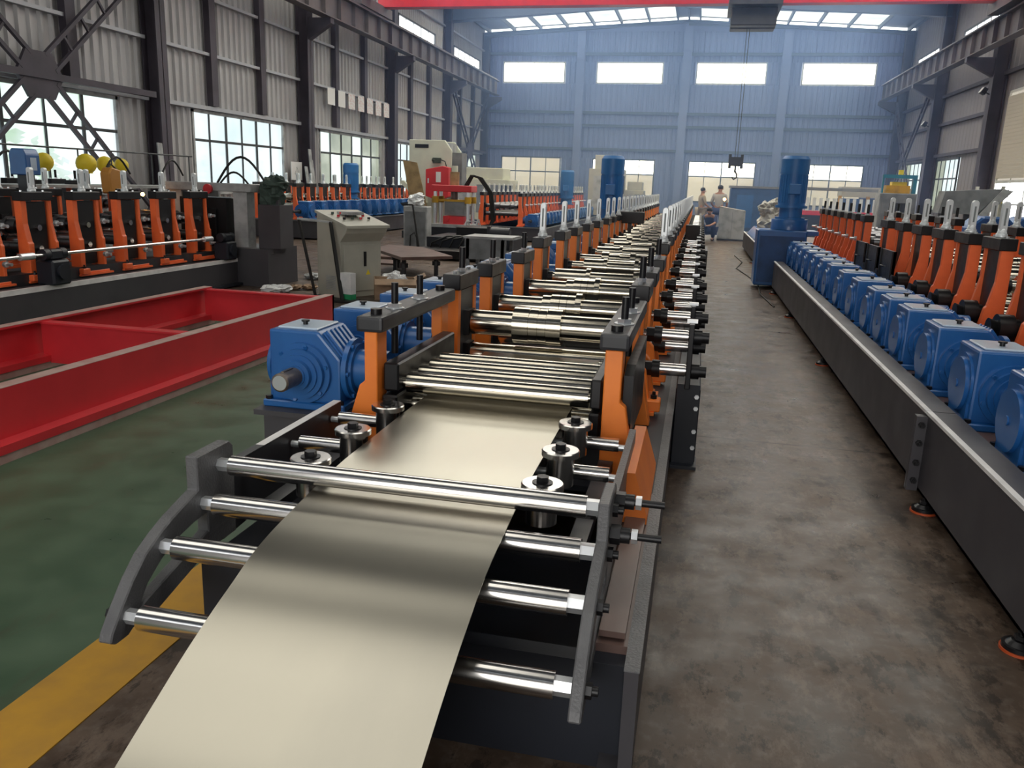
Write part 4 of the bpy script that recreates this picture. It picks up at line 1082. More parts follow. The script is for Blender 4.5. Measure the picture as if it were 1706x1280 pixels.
for i in range(3):
    for j_ in range(4):
        part('push_button', ('green', 'red', 'black')[(i + j_) % 3], cn, lambda b: b.cyl((.2 + i * .13, .12 + j_ * .14, 1.115 - .03 * i), (.2 + i * .13, .12 + j_ * .14, 1.145 - .03 * i), .02, 10))
part('switch_box', 'lightgrey', cn, lambda b: b.box(.12, .4, .25, .5, 1.11, 1.15))
part('warning_label', 'yellow', cn, lambda b: b.prism([(.42, .3), (.5, .3), (.46, .37)], 'x', W * .82 + .012, W * .82 + .015))

tf = empty('tube_support', (-4.95, 10.4, 0), label='thin black leaning tube stand in front of the beige console', cat='stand')
part('top_bar', 'lightgrey', tf, lambda b: b.bar((-.36, 0, 1.05), (.14, 0, 1.02), .035, .025))
part('leg', 'rubber', tf, lambda b: b.bar((-.34, 0, 1.04), (-.12, 0, 0), .03, .03))
part('leg', 'rubber', tf, lambda b: b.bar((.12, 0, 1.02), (.41, -.3, .0), .04, .04))
part('foot_plate', 'rubber', tf, lambda b: (b.box(.25, .6, -.4, -.15, 0, .03), b.box(-.2, .0, -.1, .1, 0, .02)))
sb = empty('carton', (-4.5, 10.2, 0), rotz=-.3, label='small white and green carton beside the foot of the console', cat='carton')
part('box', 'white', sb, lambda b: b.box(-.09, .09, -.05, .05, .10, .38)); part('green_band', 'signgreen', sb, lambda b: b.box(-.092, .092, -.052, .052, .0, .10))
cb_ = empty('cardboard_box', (-4.05, 10.75, 0), rotz=.4, label='open torn cardboard box on the floor behind the gearboxes', cat='cardboard box')
part('carton_body', 'card', cb_, lambda b: (b.box(-.28, .28, -.2, -.19, 0, .28), b.box(-.28, .28, .19, .2, 0, .28), b.box(-.28, -.27, -.2, .2, 0, .28), b.box(.27, .28, -.2, .2, 0, .28), b.box(-.28, .28, -.2, .2, 0, .01)))
part('flap', 'card', cb_, lambda b: b.prism([(.28, .27), (.42, .33), (.42, .34), (.28, .28)], 'y', -.2, .2)); part('flap', 'card', cb_, lambda b: b.prism([(-.2, .28), (-.34, .22), (-.34, .23), (-.2, .29)], 'x', -.28, .28))
b = MB(); rnd = random.Random(11)
for k in range(3): b.crumple((rnd.uniform(-.1, .1), rnd.uniform(-.06, .06), .12 + .05 * k), .14 - .02 * k, .8, k)
o = b.build('packing_film', 'white', loc=(-4.05, 10.75, .08)); tag(o, 'white crumpled packing film inside the torn cardboard box', 'packing')
for i, (x, y, r, mt_) in enumerate(((-5.75, 10.5, .2, 'white'), (-4.75, 12.6, .2, 'white'), (-5.55, 11.0, .14, 'card'), (-6.0, 12.3, .16, 'lightgrey'))):
    b = MB(); rnd = random.Random(i)
    for k in range(3): b.crumple((rnd.uniform(-r * .7, r * .7), rnd.uniform(-r * .5, r * .5), r * .3), r * .75, .4, k + i)
    o = b.build('scrap_heap', mt_, loc=(x, y, 0)); tag(o, ['crumpled white wrapping on floor left of the tube stand', 'white wrapping on the floor before the low table', 'brown crumpled paper on floor by the tube stand leg', 'grey scrap heap behind the console'][i], 'scrap')

tb = empty('low_steel_table', (-4.95, 13.9, 0), label='low square brown steel plate table behind the console', cat='table')
part('table_top', 'primer', tb, lambda b: b.prism([(.3, -1.25), (.95, -.55), (-.1, 1.0), (-.85, 1.15), (-.7, .1)], 'z', .34, .39))
for (x, y) in ((.25, -1.0), (-.35, .2), (.6, -.35), (-.5, .8)): part('leg', 'darkgrey', tb, lambda b: (b.box(x - .03, x + .03, y - .03, y + .03, 0, .34), b.cyl((x, y, .2), (x, y, .27), .07, 10)))
for i, (x, y) in enumerate(((-6.2, 15.4), (-6.5, 16.5))):
    o = part('steel_plate', 'primer', None, lambda b: b.box(-.5, .5, -.35, .35, 0, .03 + .02 * i), loc=(x, y, 0)); tag(o, 'flat steel plate lying on floor behind the low table, %s' % ('nearer one' if i == 0 else 'farther one'), 'steel plate', 'plates on floor behind the low table')
db = empty('die_carriage', (-4.85, 18.2, 0), label='low black machine carriage with hoses in front of the red press', cat='machine base')
part('base_frame', 'navy', db, lambda b: b.box(-1.0, .95, -.7, .9, .06, .42), bevel=.01)
part('runner', 'black', db, lambda b: (b.box(-1.05, 1.0, -1.7, -.7, .04, .2),))
part('upper_block', 'black', db, lambda b: b.box(-.5, .3, -.1, .7, .42, .62), bevel=.01)
part('side_motor', 'darkgrey', db, lambda b: (b.cyl((.35, -.3, .54), (.8, -.3, .54), .12, 18), b.box(.3, .36, -.42, -.18, .42, .68)))
for k in range(4): part('hose', 'rubber', db, lambda b: b.tube([(-.9 + .2 * k, -.75, .1), (-.8 + .25 * k, -.95, .3 + .05 * k), (-.5 + .2 * k, -.8, .45), (-.3 + .15 * k, -.4, .44)], .02, 6))
part('wheel', 'black', db, lambda b: b.cyl((-.8, -.72, .14), (-.8, -.66, .14), .13, 18)); part('wheel', 'black', db, lambda b: b.cyl((.7, -.72, .14), (.7, -.66, .14), .13, 18))

gc = empty('grey_cabinet', (-6.5, 18.8, 0), label='tall narrow grey cabinet with white cloth on top before the press', cat='cabinet')
part('body', 'lightgrey', gc, lambda b: b.box(-.3, .28, -.18, .18, .0, 1.02), bevel=.015); part('door', 'grey', gc, lambda b: b.box(-.26, .24, -.19, -.18, .1, .9)); part('cable_loop', 'rubber', gc, lambda b: b.tube([(-.12, -.22, .1), (-.1, -.25, .35), (0, -.25, .42), (.05, -.24, .3), (.06, -.22, .08)], .014, 6))
b = MB()
for k in range(3): b.crumple((.03 * k * (-1) ** k, .02 * k, .09 + .07 * k), .22 - .04 * k, .6, k)
o = b.build('white_cloth', 'white', loc=(-6.55, 18.8, 1.02)); tag(o, 'crumpled white cloth lying on the narrow grey cabinet', 'cloth')
ts = empty('tube_support', (-6.35, 18.0, 0), label='thin black tube stand in front of the narrow grey cabinet', cat='stand')
part('top_bar', 'rubber', ts, lambda b: b.bar((-.25, 0, 1.07), (0, 0, 1.07), .03, .03)); part('leg', 'rubber', ts, lambda b: b.bar((0, 0, 1.07), (.2, -.1, .02), .035, .035)); part('foot_plate', 'rubber', ts, lambda b: b.box(.1, .35, -.2, 0, 0, .02))
o = part('plywood_sheet', 'wood', None, lambda b: b.prism([(-.3, 0), (.15, -.12), (-.12, .95), (-.5, 1.0)], 'y', -.01, .01), loc=(-7.0, 20.5, 1.1)); tag(o, 'tan plywood board leaning left of the cream press', 'board')

# ================================================================== PRESS GROUP
pr = empty('punch_press', (-7.5, 23.2, 0), label='large cream C frame punch press with dark name plate', cat='press')
part('side_frame', 'beige2', pr, lambda b: b.prism([(-.62, .2), (.75, .2), (.75, 1.05), (.35, 1.2), (.35, 1.75), (.62, 2.0), (.62, 2.45), (.42, 2.72), (-.62, 2.72)], 'y', -.5, -.42), bevel=.01)
part('side_frame', 'beige2', pr, lambda b: b.prism([(-.62, .2), (.75, .2), (.75, 1.05), (.35, 1.2), (.35, 1.75), (.62, 2.0), (.62, 2.45), (.42, 2.72), (-.62, 2.72)], 'y', .42, .5), bevel=.01)
part('crown', 'lightgrey', pr, lambda b: b.box(-.6, .5, -.42, .42, 2.2, 2.66)); part('table', 'grey', pr, lambda b: b.box(-.5, 1.0, -.45, .45, .7, .95)); part('base', 'darkgrey', pr, lambda b: b.box(-.8, 1.2, -.6, .6, 0, .2))
part('slide', 'grey', pr, lambda b: b.box(.45, .85, -.25, .25, 1.3, 2.4)); part('name_plate', 'navy', pr, lambda b: b.box(-.45, -.05, -.508, -.5, 2.5, 2.6))
part('oiler', 'green', pr, lambda b: (b.box(.1, .32, -.6, -.5, 2.1, 2.24), b.ball((.12, -.56, 2.18), .06, 8, 6))); part('hose', 'rubber', pr, lambda b: b.tube([(.3, -.56, 2.2), (.45, -.56, 2.15), (.5, -.56, 2.0), (.5, -.56, 1.6)], .016, 6))
part('sloped_chute', 'beige2', pr, lambda b: b.prism([(-.85, 1.55), (-.75, 1.6), (-.05, 1.0), (-.15, .92)], 'y', -.66, -.5)); part('cable_tray', 'beige2', pr, lambda b: [b.box(-.4 + .1 * k, -.36 + .1 * k, -.52, -.5, .4, 1.15) for k in range(8)])
eb = empty('electrical_box', (-7.2, 22.45, 1.2), label='dark red electrical box with paper notice on the cream press', cat='electrical box')
part('box', 'red', eb, lambda b: b.prism([(-.3, .0), (.1, -.12), (.36, 0), (.36, .78), (.2, .82), (-.3, .72)], 'y', -.14, .12), bevel=.01); part('notice', 'whitepaper', eb, lambda b: b.box(0, .14, -.148, -.14, .38, .66)); part('latch', 'zinc', eb, lambda b: b.box(-.24, -.2, -.155, -.14, .35, .48))
hp = empty('hydraulic_press', (-6.15, 20.6, 0), label='red four column hydraulic press with mustard collars before the cream press', cat='press')
part('base_table', 'navy', hp, lambda b: b.box(-.75, .9, -.45, .6, 0, .48)); part('lower_platen', 'lightgrey', hp, lambda b: b.box(-.5, .55, -.4, .4, .48, .56)); part('crown_beam', 'red', hp, lambda b: b.box(-.52, .52, -.28, .28, 1.36, 1.52), bevel=.01)
for sx in (-1, 1):
    for sy in (-1, 1): 
        c = part('column', 'zinc', hp, lambda b: b.cyl((sx * .43, sy * .24, .56), (sx * .43, sy * .24, 1.36), .045, 14))
        part('collar', 'mustard', c, lambda b: b.cyl((sx * .43, sy * .24, 1.08), (sx * .43, sy * .24, 1.24), .085, 14))
part('moving_platen', 'mustard', hp, lambda b: b.box(-.42, .42, -.26, .26, 1.12, 1.17)); part('ram', 'primer', hp, lambda b: b.cyl((0, 0, 1.17), (0, 0, 1.36), .09, 14)); part('die_block', 'grey', hp, lambda b: b.box(-.18, .34, -.25, .2, .78, 1.12)); part('die_set', 'red', hp, lambda b: (b.box(-.2, .34, -.3, .25, .56, .76), b.cyl((-.1, -.3, .7), (-.1, -.34, .7), .07, 12)))
part('cylinder', 'wood', hp, lambda b: b.cyl((0, 0, 1.52), (0, 0, 1.85), .12, 18)); part('cylinder_cap', 'beige2', hp, lambda b: b.cyl((0, 0, 1.85), (0, 0, 2.0), .08, 14))
for k in range(3): part('hose', 'rubber', hp, lambda b: b.tube([(.3 + .04 * k, -.1, 1.52), (.45 + .04 * k, -.1, 1.78), (.65 + .05 * k, -.1, 1.72), (.95 + .04 * k, -.1, 1.35), (1.02 + .04 * k, -.1, .7), (.95, -.1, .5)], .022, 6))
ld = empty('step_ladder', (-5.55, 20.0, 0), label='small aluminium step ladder right of the red hydraulic press', cat='ladder')
for x in (-.14, .14): part('rail', 'zinc', ld, lambda b: b.bar((x - .16, -.2, 0), (x + .05, .1, .72), .03, .05)); part('rear_leg', 'zinc', ld, lambda b: b.bar((x + .05, .1, .72), (x + .15, .4, .0), .02, .03))
for k in range(4): part('rung', 'zinc', ld, lambda b: b.box(-.26 + .05 * k, .06 + .05 * k, -.16 + .07 * k, -.08 + .07 * k, .14 + .17 * k, .165 + .17 * k))
def far_machine(name, x, y, wx, dy, h, mt_, label, cat, extra=None):
    r = empty(name, (x, y, 0), label=label, cat=cat)
    part('housing', mt_, r, lambda b: b.box(-wx / 2, wx / 2, -dy / 2, dy / 2, .15, h * .8), bevel=.02)
    part('base', 'darkgrey', r, lambda b: b.box(-wx / 2 - .05, wx / 2 + .05, -dy / 2 - .05, dy / 2 + .05, 0, .15))
    part('head', mt_, r, lambda b: b.box(-wx * .35, wx * .4, -dy * .4, dy * .4, h * .8, h), bevel=.02)
    part('door_panel', 'lightgrey', r, lambda b: b.box(-wx * .35, -wx * .05, -dy / 2 - .015, -dy / 2, h * .2, h * .7))
    part('door_panel', 'grey', r, lambda b: b.box(wx * .05, wx * .35, -dy / 2 - .015, -dy / 2, h * .2, h * .7))
    part('control_pod', 'darkgrey', r, lambda b: (b.box(wx * .4, wx * .5 + .12, -dy / 2 - .2, -dy / 2, h * .45, h * .7)))
    return r
far_machine('machining_centre', -9.0, 33.5, 3.0, 1.6, 2.2, 'beige2', 'long cream machine tool behind the red hydraulic press', 'machine tool')
far_machine('machining_centre', -4.25, 38.5, 1.5, 1.8, 3.0, 'beige', 'tall beige machine tool in front of the second back window', 'machine tool')
far_machine('machining_centre', -3.1, 40.0, .9, 1.4, 1.9, 'beige', 'low beige machine tool beside the tall blue motor', 'machine tool')
ff = empty('welded_bench', (-3.75, 14.9, 0), label='grey welded bench frame left of the central silver sleeves', cat='bench')
part('top', 'lightgrey', ff, lambda b: b.box(-.4, .5, -.4, .4, .62, .66)); part('panel', 'grey', ff, lambda b: b.box(-.38, .4, -.38, -.36, .25, .62))
for x in (-.35, .3):
    for y in (-.35, .35): part('leg', 'grey', ff, lambda b: b.box(x, x + .06, y - .03, y + .03, 0, .62))

# ================================================================== SECOND LEFT LINE (far wall) AND MIDDLE LINE
def line(name_lbl, xg, xs, y0, y1, pitch, bz, key, gs, face, grp):
    bdx = empty('machine_bed', ((xg + xs) / 2, (y0 + y1) / 2, 0), label='dark grey machine bed of the %s' % name_lbl, cat='machine bed')
    cx, cy = (xg + xs) / 2, (y0 + y1) / 2
    lo, hi = min(xg - .5, xs - .62), max(xg + .5, xs + .8)
    part('side_panel', 'bedgrey', bdx, lambda b: (b.box(lo - cx, hi - cx, y0 - cy - .3, y1 - cy + .3, .04, bz)))
    part('top_flange', 'grey', bdx, lambda b: (b.box(lo - cx - .03, hi - cx + .03, y0 - cy - .33, y1 - cy + .33, bz - .03, bz)))
    y = y0; i = 0
    while y <= y1:
        place_stand(key, xs, y, bz, 'orange roll stand on the %s, %s from its near end' % (name_lbl, ORD[i]), 'roll stands of the ' + grp)
        place_gb(xg + (.2 if face > 0 else -.2), y - .1 + (.3 if face > 0 else 0), bz, gs, 'blue gearbox on the %s, %s from its near end' % (name_lbl, ORD[i]), 'gearboxes of the ' + grp, mirror=face > 0)
        y += pitch; i += 1
line('far left wall line', -10.2, -10.95, 20.4, 29.6, .78, .5, 'C', 1.25, 1, 'far left wall line')
m2 = motor('drive_motor', -10.45, 24.0, 1.0, 2.05, .24, 'blue motor on the far left line below the third window')
line('middle back line', -4.75, -5.6, 23.6, 36.0, .62, .42, 'L', .95, 1, 'middle back line')
m3 = motor('drive_motor', -4.75, 30.0, .95, 2.15, .25, 'slim blue motor on the middle back line, left of the bigger one')
o = MB(); rnd = random.Random(4)
for k in range(8): o.box(-.7 + .02 * k, .9, -.4 + .01 * k, .4, .0 + .05 * k, .045 + .05 * k)
o.prism([(-.9, .9), (.7, 1.2), (.75, 1.12), (-.8, .8)], 'y', -.35, .35)
sc_ = o.build('covered_sheet_stack', 'navy', loc=(-8.4, 25.5, .0)); tag(sc_, 'dark covered stack of sheets right of the far left gearboxes', 'sheet stack')

# posters and placard on the left wall
for i in range(7):
    y = 25.55 + i * .80
    o = MB(); o.box(-.004, .004, -.27, .27, -.5, 0); oo = o.build('poster', 'paper' if i > 1 else 'whitepaper', loc=(-11.76, y, 4.36))
    tag(oo, 'white paper poster on the left wall, %s of seven from the left' % ORD[i], 'poster', 'posters on the left wall')
pl = empty('placard', (-11.78, 23.1, 1.5), label='white placard with a triangle drawing right of the second window', cat='sign')
part('board', 'whitepaper', pl, lambda b: b.box(-.01, .01, -.33, .33, 0, .52))
part('triangle_mark', 'lightgrey', pl, lambda b: (b.bar((.012, -.13, .17), (.012, 0, .38), .004, .012, up=(0, 1, 0)), b.bar((.012, .13, .17), (.012, 0, .38), .004, .012, up=(0, 1, 0)), b.bar((.012, -.13, .17), (.012, .13, .17), .004, .012)))
for i, (y, dx, h) in enumerate(((23.3, .5, 2.4), (23.5, .6, 2.1), (23.1, .55, 1.9), (16.1, .4, 2.2))):
    o = MB(); o.bar((0, 0, 0), (-dx * .5, .1, h), .16, .03); oo = o.build('leaning_board', 'lightgrey', loc=(-11.25, y, 0)); tag(oo, 'grey metal strip leaning against the left wall column, %s' % ORD[i], 'metal strip', 'strips leaning on left wall')

# ================================================================== BACK RIGHT THINGS
def person(name, x, y, z, rot, pose, label, top, bottom, h=1.75):
    root = empty(name, (x, y, z), rotz=rot, label=label, cat='person')
    k = h / 1.75
    if pose == 'stand':
        J = dict(pel=(0, 0, .93), sp=(0, .0, 1.15), ch=(0, 0, 1.36), nk=(0, .0, 1.50), hd=(0, -.02, 1.60), ht=(0, -.02, 1.70),
                 sl=(-.19, 0, 1.42), el=(-.25, -.06, 1.15), wl_=(-.18, -.28, 1.02), hl=(-.15, -.36, 1.03), sr=(.19, 0, 1.42), er=(.27, .0, 1.14), wr=(.22, -.22, 1.0), hr=(.19, -.30, 1.02),
                 hpl=(-.1, 0, .9), kl=(-.12, -.02, .49), al=(-.13, .03, .09), tl=(-.13, -.12, .035), hpr=(.1, 0, .9), kr=(.12, -.05, .49), ar=(.13, .0, .09), tr=(.13, -.15, .035))
    else:
        J = dict(pel=(0, .12, .34), sp=(0, .06, .54), ch=(0, -.06, .72), nk=(0, -.12, .84), hd=(0, -.18, .92), ht=(0, -.20, 1.01),
                 sl=(-.19, -.08, .78), el=(-.25, -.3, .6), wl_=(-.14, -.48, .56), hl=(-.1, -.55, .56), sr=(.19, -.08, .78), er=(.25, -.3, .58), wr=(.14, -.5, .5), hr=(.1, -.57, .5),
                 hpl=(-.11, .1, .32), kl=(-.2, -.3, .5), al=(-.16, -.08, .09), tl=(-.17, -.24, .035), hpr=(.11, .1, .32), kr=(.2, -.32, .48), ar=(.16, -.1, .09), tr=(.17, -.26, .035))
    J = {a: tuple(c * k for c in p) for a, p in J.items()}
    def skin_(nm, edges, rad, mt_, par, sub=1):
        names = []
        for a, c in edges:
            for q in (a, c):
                if q not in names: names.append(q)
        me = bpy.data.meshes.new(nm); me.from_pydata([J[q] for q in names], [(names.index(a), names.index(c)) for a, c in edges], [])
        o = bpy.data.objects.new(nm, me); COL.objects.link(o); o.parent = par; me.materials.append(M[mt_])
        sk = o.modifiers.new('skin', 'SKIN'); sk.use_smooth_shade = True
        for q, v in zip(names, me.skin_vertices[0].data): v.radius = rad[q]; v.use_root = (q == names[0])
        ss = o.modifiers.new('sub', 'SUBSURF'); ss.levels = sub; ss.render_levels = sub
        return o
    R = {}
    for q in J: R[q] = (.05, .05)
    R.update(pel=(.15, .11), sp=(.13, .10), ch=(.17, .115), nk=(.055, .055), sl=(.065, .065), sr=(.065, .065), el=(.045, .045), er=(.045, .045), wl_=(.03, .03), wr=(.03, .03),
             hpl=(.095, .1), hpr=(.095, .1), kl=(.065, .065), kr=(.065, .065), al=(.045, .045), ar=(.045, .045), tl=(.04, .03), tr=(.04, .03), hl=(.035, .02), hr=(.035, .02), hd=(.08, .095), ht=(.07, .08))
    body = skin_('body', [('pel', 'sp'), ('sp', 'ch'), ('ch', 'nk'), ('nk', 'hd'), ('hd', 'ht'), ('ch', 'sl'), ('sl', 'el'), ('el', 'wl_'), ('wl_', 'hl'), ('ch', 'sr'), ('sr', 'er'), ('er', 'wr'), ('wr', 'hr'),
                         ('pel', 'hpl'), ('hpl', 'kl'), ('kl', 'al'), ('al', 'tl'), ('pel', 'hpr'), ('hpr', 'kr'), ('kr', 'ar'), ('ar', 'tr')], R, 'skin', root)
    R2 = {q: (a * 1.12 + .008, c * 1.12 + .008) for q, (a, c) in R.items()}
    skin_('shirt', [('pel', 'sp'), ('sp', 'ch'), ('ch', 'sl'), ('sl', 'el'), ('ch', 'sr'), ('sr', 'er')], R2, top, root)
    skin_('trousers', [('pel', 'hpl'), ('hpl', 'kl'), ('kl', 'al'), ('pel', 'hpr'), ('hpr', 'kr'), ('kr', 'ar')], {q: (a + .012, c + .012) for q, (a, c) in R2.items()}, bottom, root)
    hx, hy, hz = J['hd']
    part('hair', 'hair', root, lambda b: b.ball((hx, hy + .015, hz + .075 * k), .095 * k, 14, 10, .85))
    part('face_features', 'hair', root, lambda b: (b.ball((hx - .03, hy - .095, hz + .03), .01, 6, 4), b.ball((hx + .03, hy - .095, hz + .03), .01, 6, 4), b.box(hx - .02, hx + .02, hy - .1, hy - .09, hz - .04, hz - .033)))
    part('ears_and_nose', 'skin', root, lambda b: (b.ball((hx - .085, hy, hz + .02), .022, 8, 6), b.ball((hx + .085, hy, hz + .02), .022, 8, 6), b.ball((hx, hy - .1, hz), .018, 8, 6)))
    for s_, q, wq in ((-1, 'hl', 'wl_'), (1, 'hr', 'wr')):
        a = Vector(J[q]); dd = (a - Vector(J[wq])).normalized()
        b = MB()
        for f_ in range(4):
            o1 = a + Vector(((f_ - 1.5) * .018, 0, 0)); ln = (.06, .07, .065, .05)[f_]
            b.tube([o1, o1 + dd * ln * .6, o1 + dd * ln + Vector((0, 0, -.02))], .009, 6)
        b.tube([a - dd * .03, a - dd * .01 + Vector((-s_ * .03, 0, .01)), a + dd * .03 + Vector((-s_ * .045, 0, .0))], .010, 6)
        b.build('fingers', 'skin', root)
    part('shoe', 'black', root, lambda b: [b.ball((J[q][0], (J[q][1] + J[qa][1]) / 2, .045), .06, 10, 6, .7) for q, qa in (('tl', 'al'), ('tr', 'ar'))])
    return root
person('person', .62, 30.6, 0, PI * .9, 'stand', 'person in pale grey shirt standing behind the grey floor cabinet', 'shirt', 'navycloth', 1.82)
person('person', .02, 31.8, 0, PI * .6, 'stand', 'person in tan top standing beside the end of the central line', 'tanshirt', 'tanshirt', 1.72)
person('person', .35, 28.6, 0, -PI * .1, 'crouch', 'person in dark blue clothes crouching beside the central line end', 'navycloth', 'navycloth', 1.75)
fc = empty('floor_cabinet', (1.05, 29.2, 0), label='grey box cabinet on the floor at the aisle end', cat='cabinet')
part('body', 'lightgrey', fc, lambda b: b.prism([(-.42, .05), (.42, .05), (.42, 1.0), (-.42, 1.12)], 'y', -.3, .3), bevel=.01); part('plinth', 'darkgrey', fc, lambda b: b.box(-.44, .44, -.32, .32, 0, .05)); part('door_seam', 'grey', fc, lambda b: b.box(.0, .01, -.31, -.30, .1, .95))
ws = MB(); ws.ball((0, 0, 0), .05, 8, 6); o = ws.build('welding_spark', 'spark', loc=(.75, 29.0, 1.35)); tag(o, 'small orange welding glow in front of the standing person', 'spark')
bb = empty('machine_cabinet', (1.9, 33.5, 0), label='large blue machine cabinet below the third back window', cat='machine')
part('body', 'dullblue', bb, lambda b: b.box(-.85, .95, -.7, .7, .1, 1.75), bevel=.03); part('roof', 'grey', bb, lambda b: b.box(-.9, 1.0, -.75, .75, 1.75, 1.83)); part('door', 'blue', bb, lambda b: b.box(-.6, .0, -.72, -.7, .3, 1.5)); part('foot', 'darkgrey', bb, lambda b: b.box(-.8, .9, -.65, .65, 0, .1))
# crane: red girder, hoist, hook
cr = empty('overhead_crane', (-1.5, 26.6, 6.93), label='red overhead crane girder across the hall with hanging hoist', cat='crane')
part('girder', 'red', cr, lambda b: b.box(-9.6, 9.4, -.2, .2, .27, 1.1)); part('girder', 'red', cr, lambda b: b.box(-9.6, 9.4, 1.3, 1.7, .27, 1.1))
for x in (-9.55, 9.45): part('end_carriage', 'beam', cr, lambda b: b.box(x - .15, x + .15, -.6, 2.1, .0, .3))
part('hoist', 'darkgrey', cr, lambda b: (b.box(1.9, 3.2, .2, 1.3, -.55, -.05), b.cyl((1.9, .7, -.3), (3.2, .7, -.3), .28, 20)), bevel=.02); part('trolley_frame', 'darkgrey', cr, lambda b: (b.box(1.8, 3.3, -.25, 1.75, -.06, .29),))
part('rope', 'mullion', cr, lambda b: (b.cyl((2.4, .7, -4.3), (2.4, .7, -.5), .01, 6), b.cyl((2.48, .7, -4.3), (2.48, .7, -.5), .01, 6)))
hk = part('hook_block', 'darkgrey', cr, lambda b: (b.box(2.3, 2.58, .6, .8, -4.55, -4.28), b.box(2.22, 2.3, .62, .78, -4.62, -4.2), b.box(2.58, 2.66, .62, .78, -4.62, -4.2), b.cyl((2.44, .7, -4.75), (2.44, .7, -4.5), .03, 8)))
part('hook', 'darkgrey', cr, lambda b: b.tube([(2.44, .7, -4.7), (2.5, .7, -4.8), (2.5, .7, -4.9), (2.42, .7, -4.95), (2.36, .7, -4.88)], .025, 8))
# back right rack of silver sleeves
tr_ = empty('stand_rack', (4.6, 31.5, 0), label='row of silver sleeved stands with red base by the fourth window', cat='rack')
part('base', 'red', tr_, lambda b: b.box(-1.1, 1.5, -.4, .4, .9, 1.05)); part('legs', 'navy', tr_, lambda b: b.box(-1.1, 1.5, -.35, .35, 0, .9)); part('cover', 'grey', tr_, lambda b: b.box(-1.0, 1.3, -.5, .5, 1.75, 1.85))
for k in range(11): part('sleeve', 'tower', tr_, lambda b: b.box(-1.0 + .22 * k, -.9 + .22 * k, -.42, -.34, 1.05, 1.5))
o = empty('yellow_blue_conveyor', (7.0, 36.0, 0), label='cream and blue conveyor machine with mustard posts by the fourth window', cat='machine')
part('upper_casing', 'beige', o, lambda b: b.box(-1.6, 1.0, -.5, .5, 1.55, 1.95)); part('lower_casing', 'dullblue', o, lambda b: b.box(-1.6, 1.0, -.45, .45, .9, 1.5))
for x in (-1.65, -.6, .6): part('post', 'mustard', o, lambda b: b.box(x - .06, x + .06, -.6, -.5, .8, 1.6))
part('base', 'navy', o, lambda b: b.box(-1.7, 1.2, -.6, .6, 0, .85))
kc = empty('electrical_cabinet', (5.55, 26.5, 0), label='tall grey electrical cabinet under the teal and mustard machine head', cat='cabinet')
part('body', 'grey', kc, lambda b: b.box(-.5, .5, -.35, .35, .05, 1.72), bevel=.02); part('side_panel', 'lightgrey', kc, lambda b: b.box(-.515, -.5, -.33, .33, .1, 1.7)); part('door', 'grey', kc, lambda b: b.box(-.42, .42, -.37, -.35, .2, 1.6)); part('window', 'darkgrey', kc, lambda b: b.box(-.18, .2, -.38, -.37, 1.1, 1.45)); part('plinth', 'darkgrey', kc, lambda b: b.box(-.5, .5, -.35, .35, 0, .05))
mh = empty('hydraulic_manifold', (5.55, 26.5, 1.72), label='teal frame with mustard manifold on top of the grey cabinet', cat='machine head')
part('frame', 'teal', mh, lambda b: (b.box(-.48, -.44, -.3, -.2, 0, .5), b.box(.34, .44, -.3, -.2, 0, .5), b.box(-.48, .44, -.32, -.18, .42, .52))); part('manifold', 'mustard', mh, lambda b: b.box(-.36, .28, -.3, .1, 0, .22)); part('valve_block', 'yellow', mh, lambda b: (b.box(-.2, .2, -.2, .1, .22, .32), b.box(-.06, .06, -.25, -.15, .52, .66)))
sp2 = empty('sloped_hopper', (6.6, 23.5, .0), label='dull grey sloped sheet hopper right of the grey cabinet', cat='hopper')
part('sheet', 'grey', sp2, lambda b: b.prism([(-.7, 1.25), (.2, 1.25), (.75, 1.9), (-.6, 1.8)], 'y', -.3, .3)); part('edge_sheet', 'lightgrey', sp2, lambda b: b.prism([(.18, 1.15), (.35, 1.15), (.95, 1.85), (.72, 1.9)], 'y', -.33, .33)); part('support', 'darkgrey', sp2, lambda b: (b.box(-.55, -.45, -.25, .25, 0, 1.25), b.box(.05, .15, -.25, .25, 0, 1.25)))
for i, (x, y) in enumerate(((4.45, 14.6), (5.25, 15.3))):
    o = empty('blue_bin', (x, y, .0), label='blue rounded machine cover behind the silver sleeves, %s' % ('left one' if i == 0 else 'right one'), cat='cover', group='blue covers behind right line')
    part('cover', 'blue', o, lambda b: b.prism([(-.32, .7), (.32, .7), (.32, 1.25), (.2, 1.36), (-.15, 1.36), (-.32, 1.2)], 'y', -.3, .3), bevel=.03); part('pedestal', 'orange', o, lambda b: b.box(-.2, .2, -.2, .2, 0, .7))
# third line far right: bed plus stands, red valve bodies
fr_bed = empty('machine_bed', (6.0, 12, 0), label='dark machine bed of the far right line by the right wall', cat='machine bed')
part('bed', 'darkgrey', fr_bed, lambda b: b.box(-1.0, .9, -6, 8, .05, .62)); part('rail', 'lightgrey', fr_bed, lambda b: b.box(-1.0, -.9, -6, 8, .62, .70))
for i, y in enumerate((9.0, 9.9, 10.8, 11.7, 12.6, 13.5)):
    place_stand('C', 5.75, y, .5, 'orange roll stand near the right wall, %s from the front' % ORD[i], 'roll stands of the far right line')
for i, (x, y) in enumerate(((4.9, 10.2), (4.75, 9.4), (5.0, 11.0), (4.9, 8.6))):
    o = empty('red_valve', (x, y, .0), label='dark red valve body among the stands at the right edge, %s' % ORD[i], cat='valve', group='red valves right of the right line')
    part('body', 'red', o, lambda b: (b.cyl((0, 0, .8), (0, 0, 1.2), .11, 14), b.ball((0, 0, 1.2), .12, 12, 8))); part('flange', 'zinc', o, lambda b: b.cyl((0, 0, 1.0), (0, 0, 1.03), .17, 16)); part('pedestal', 'darkgrey', o, lambda b: b.box(-.12, .12, -.12, .12, 0, .8))
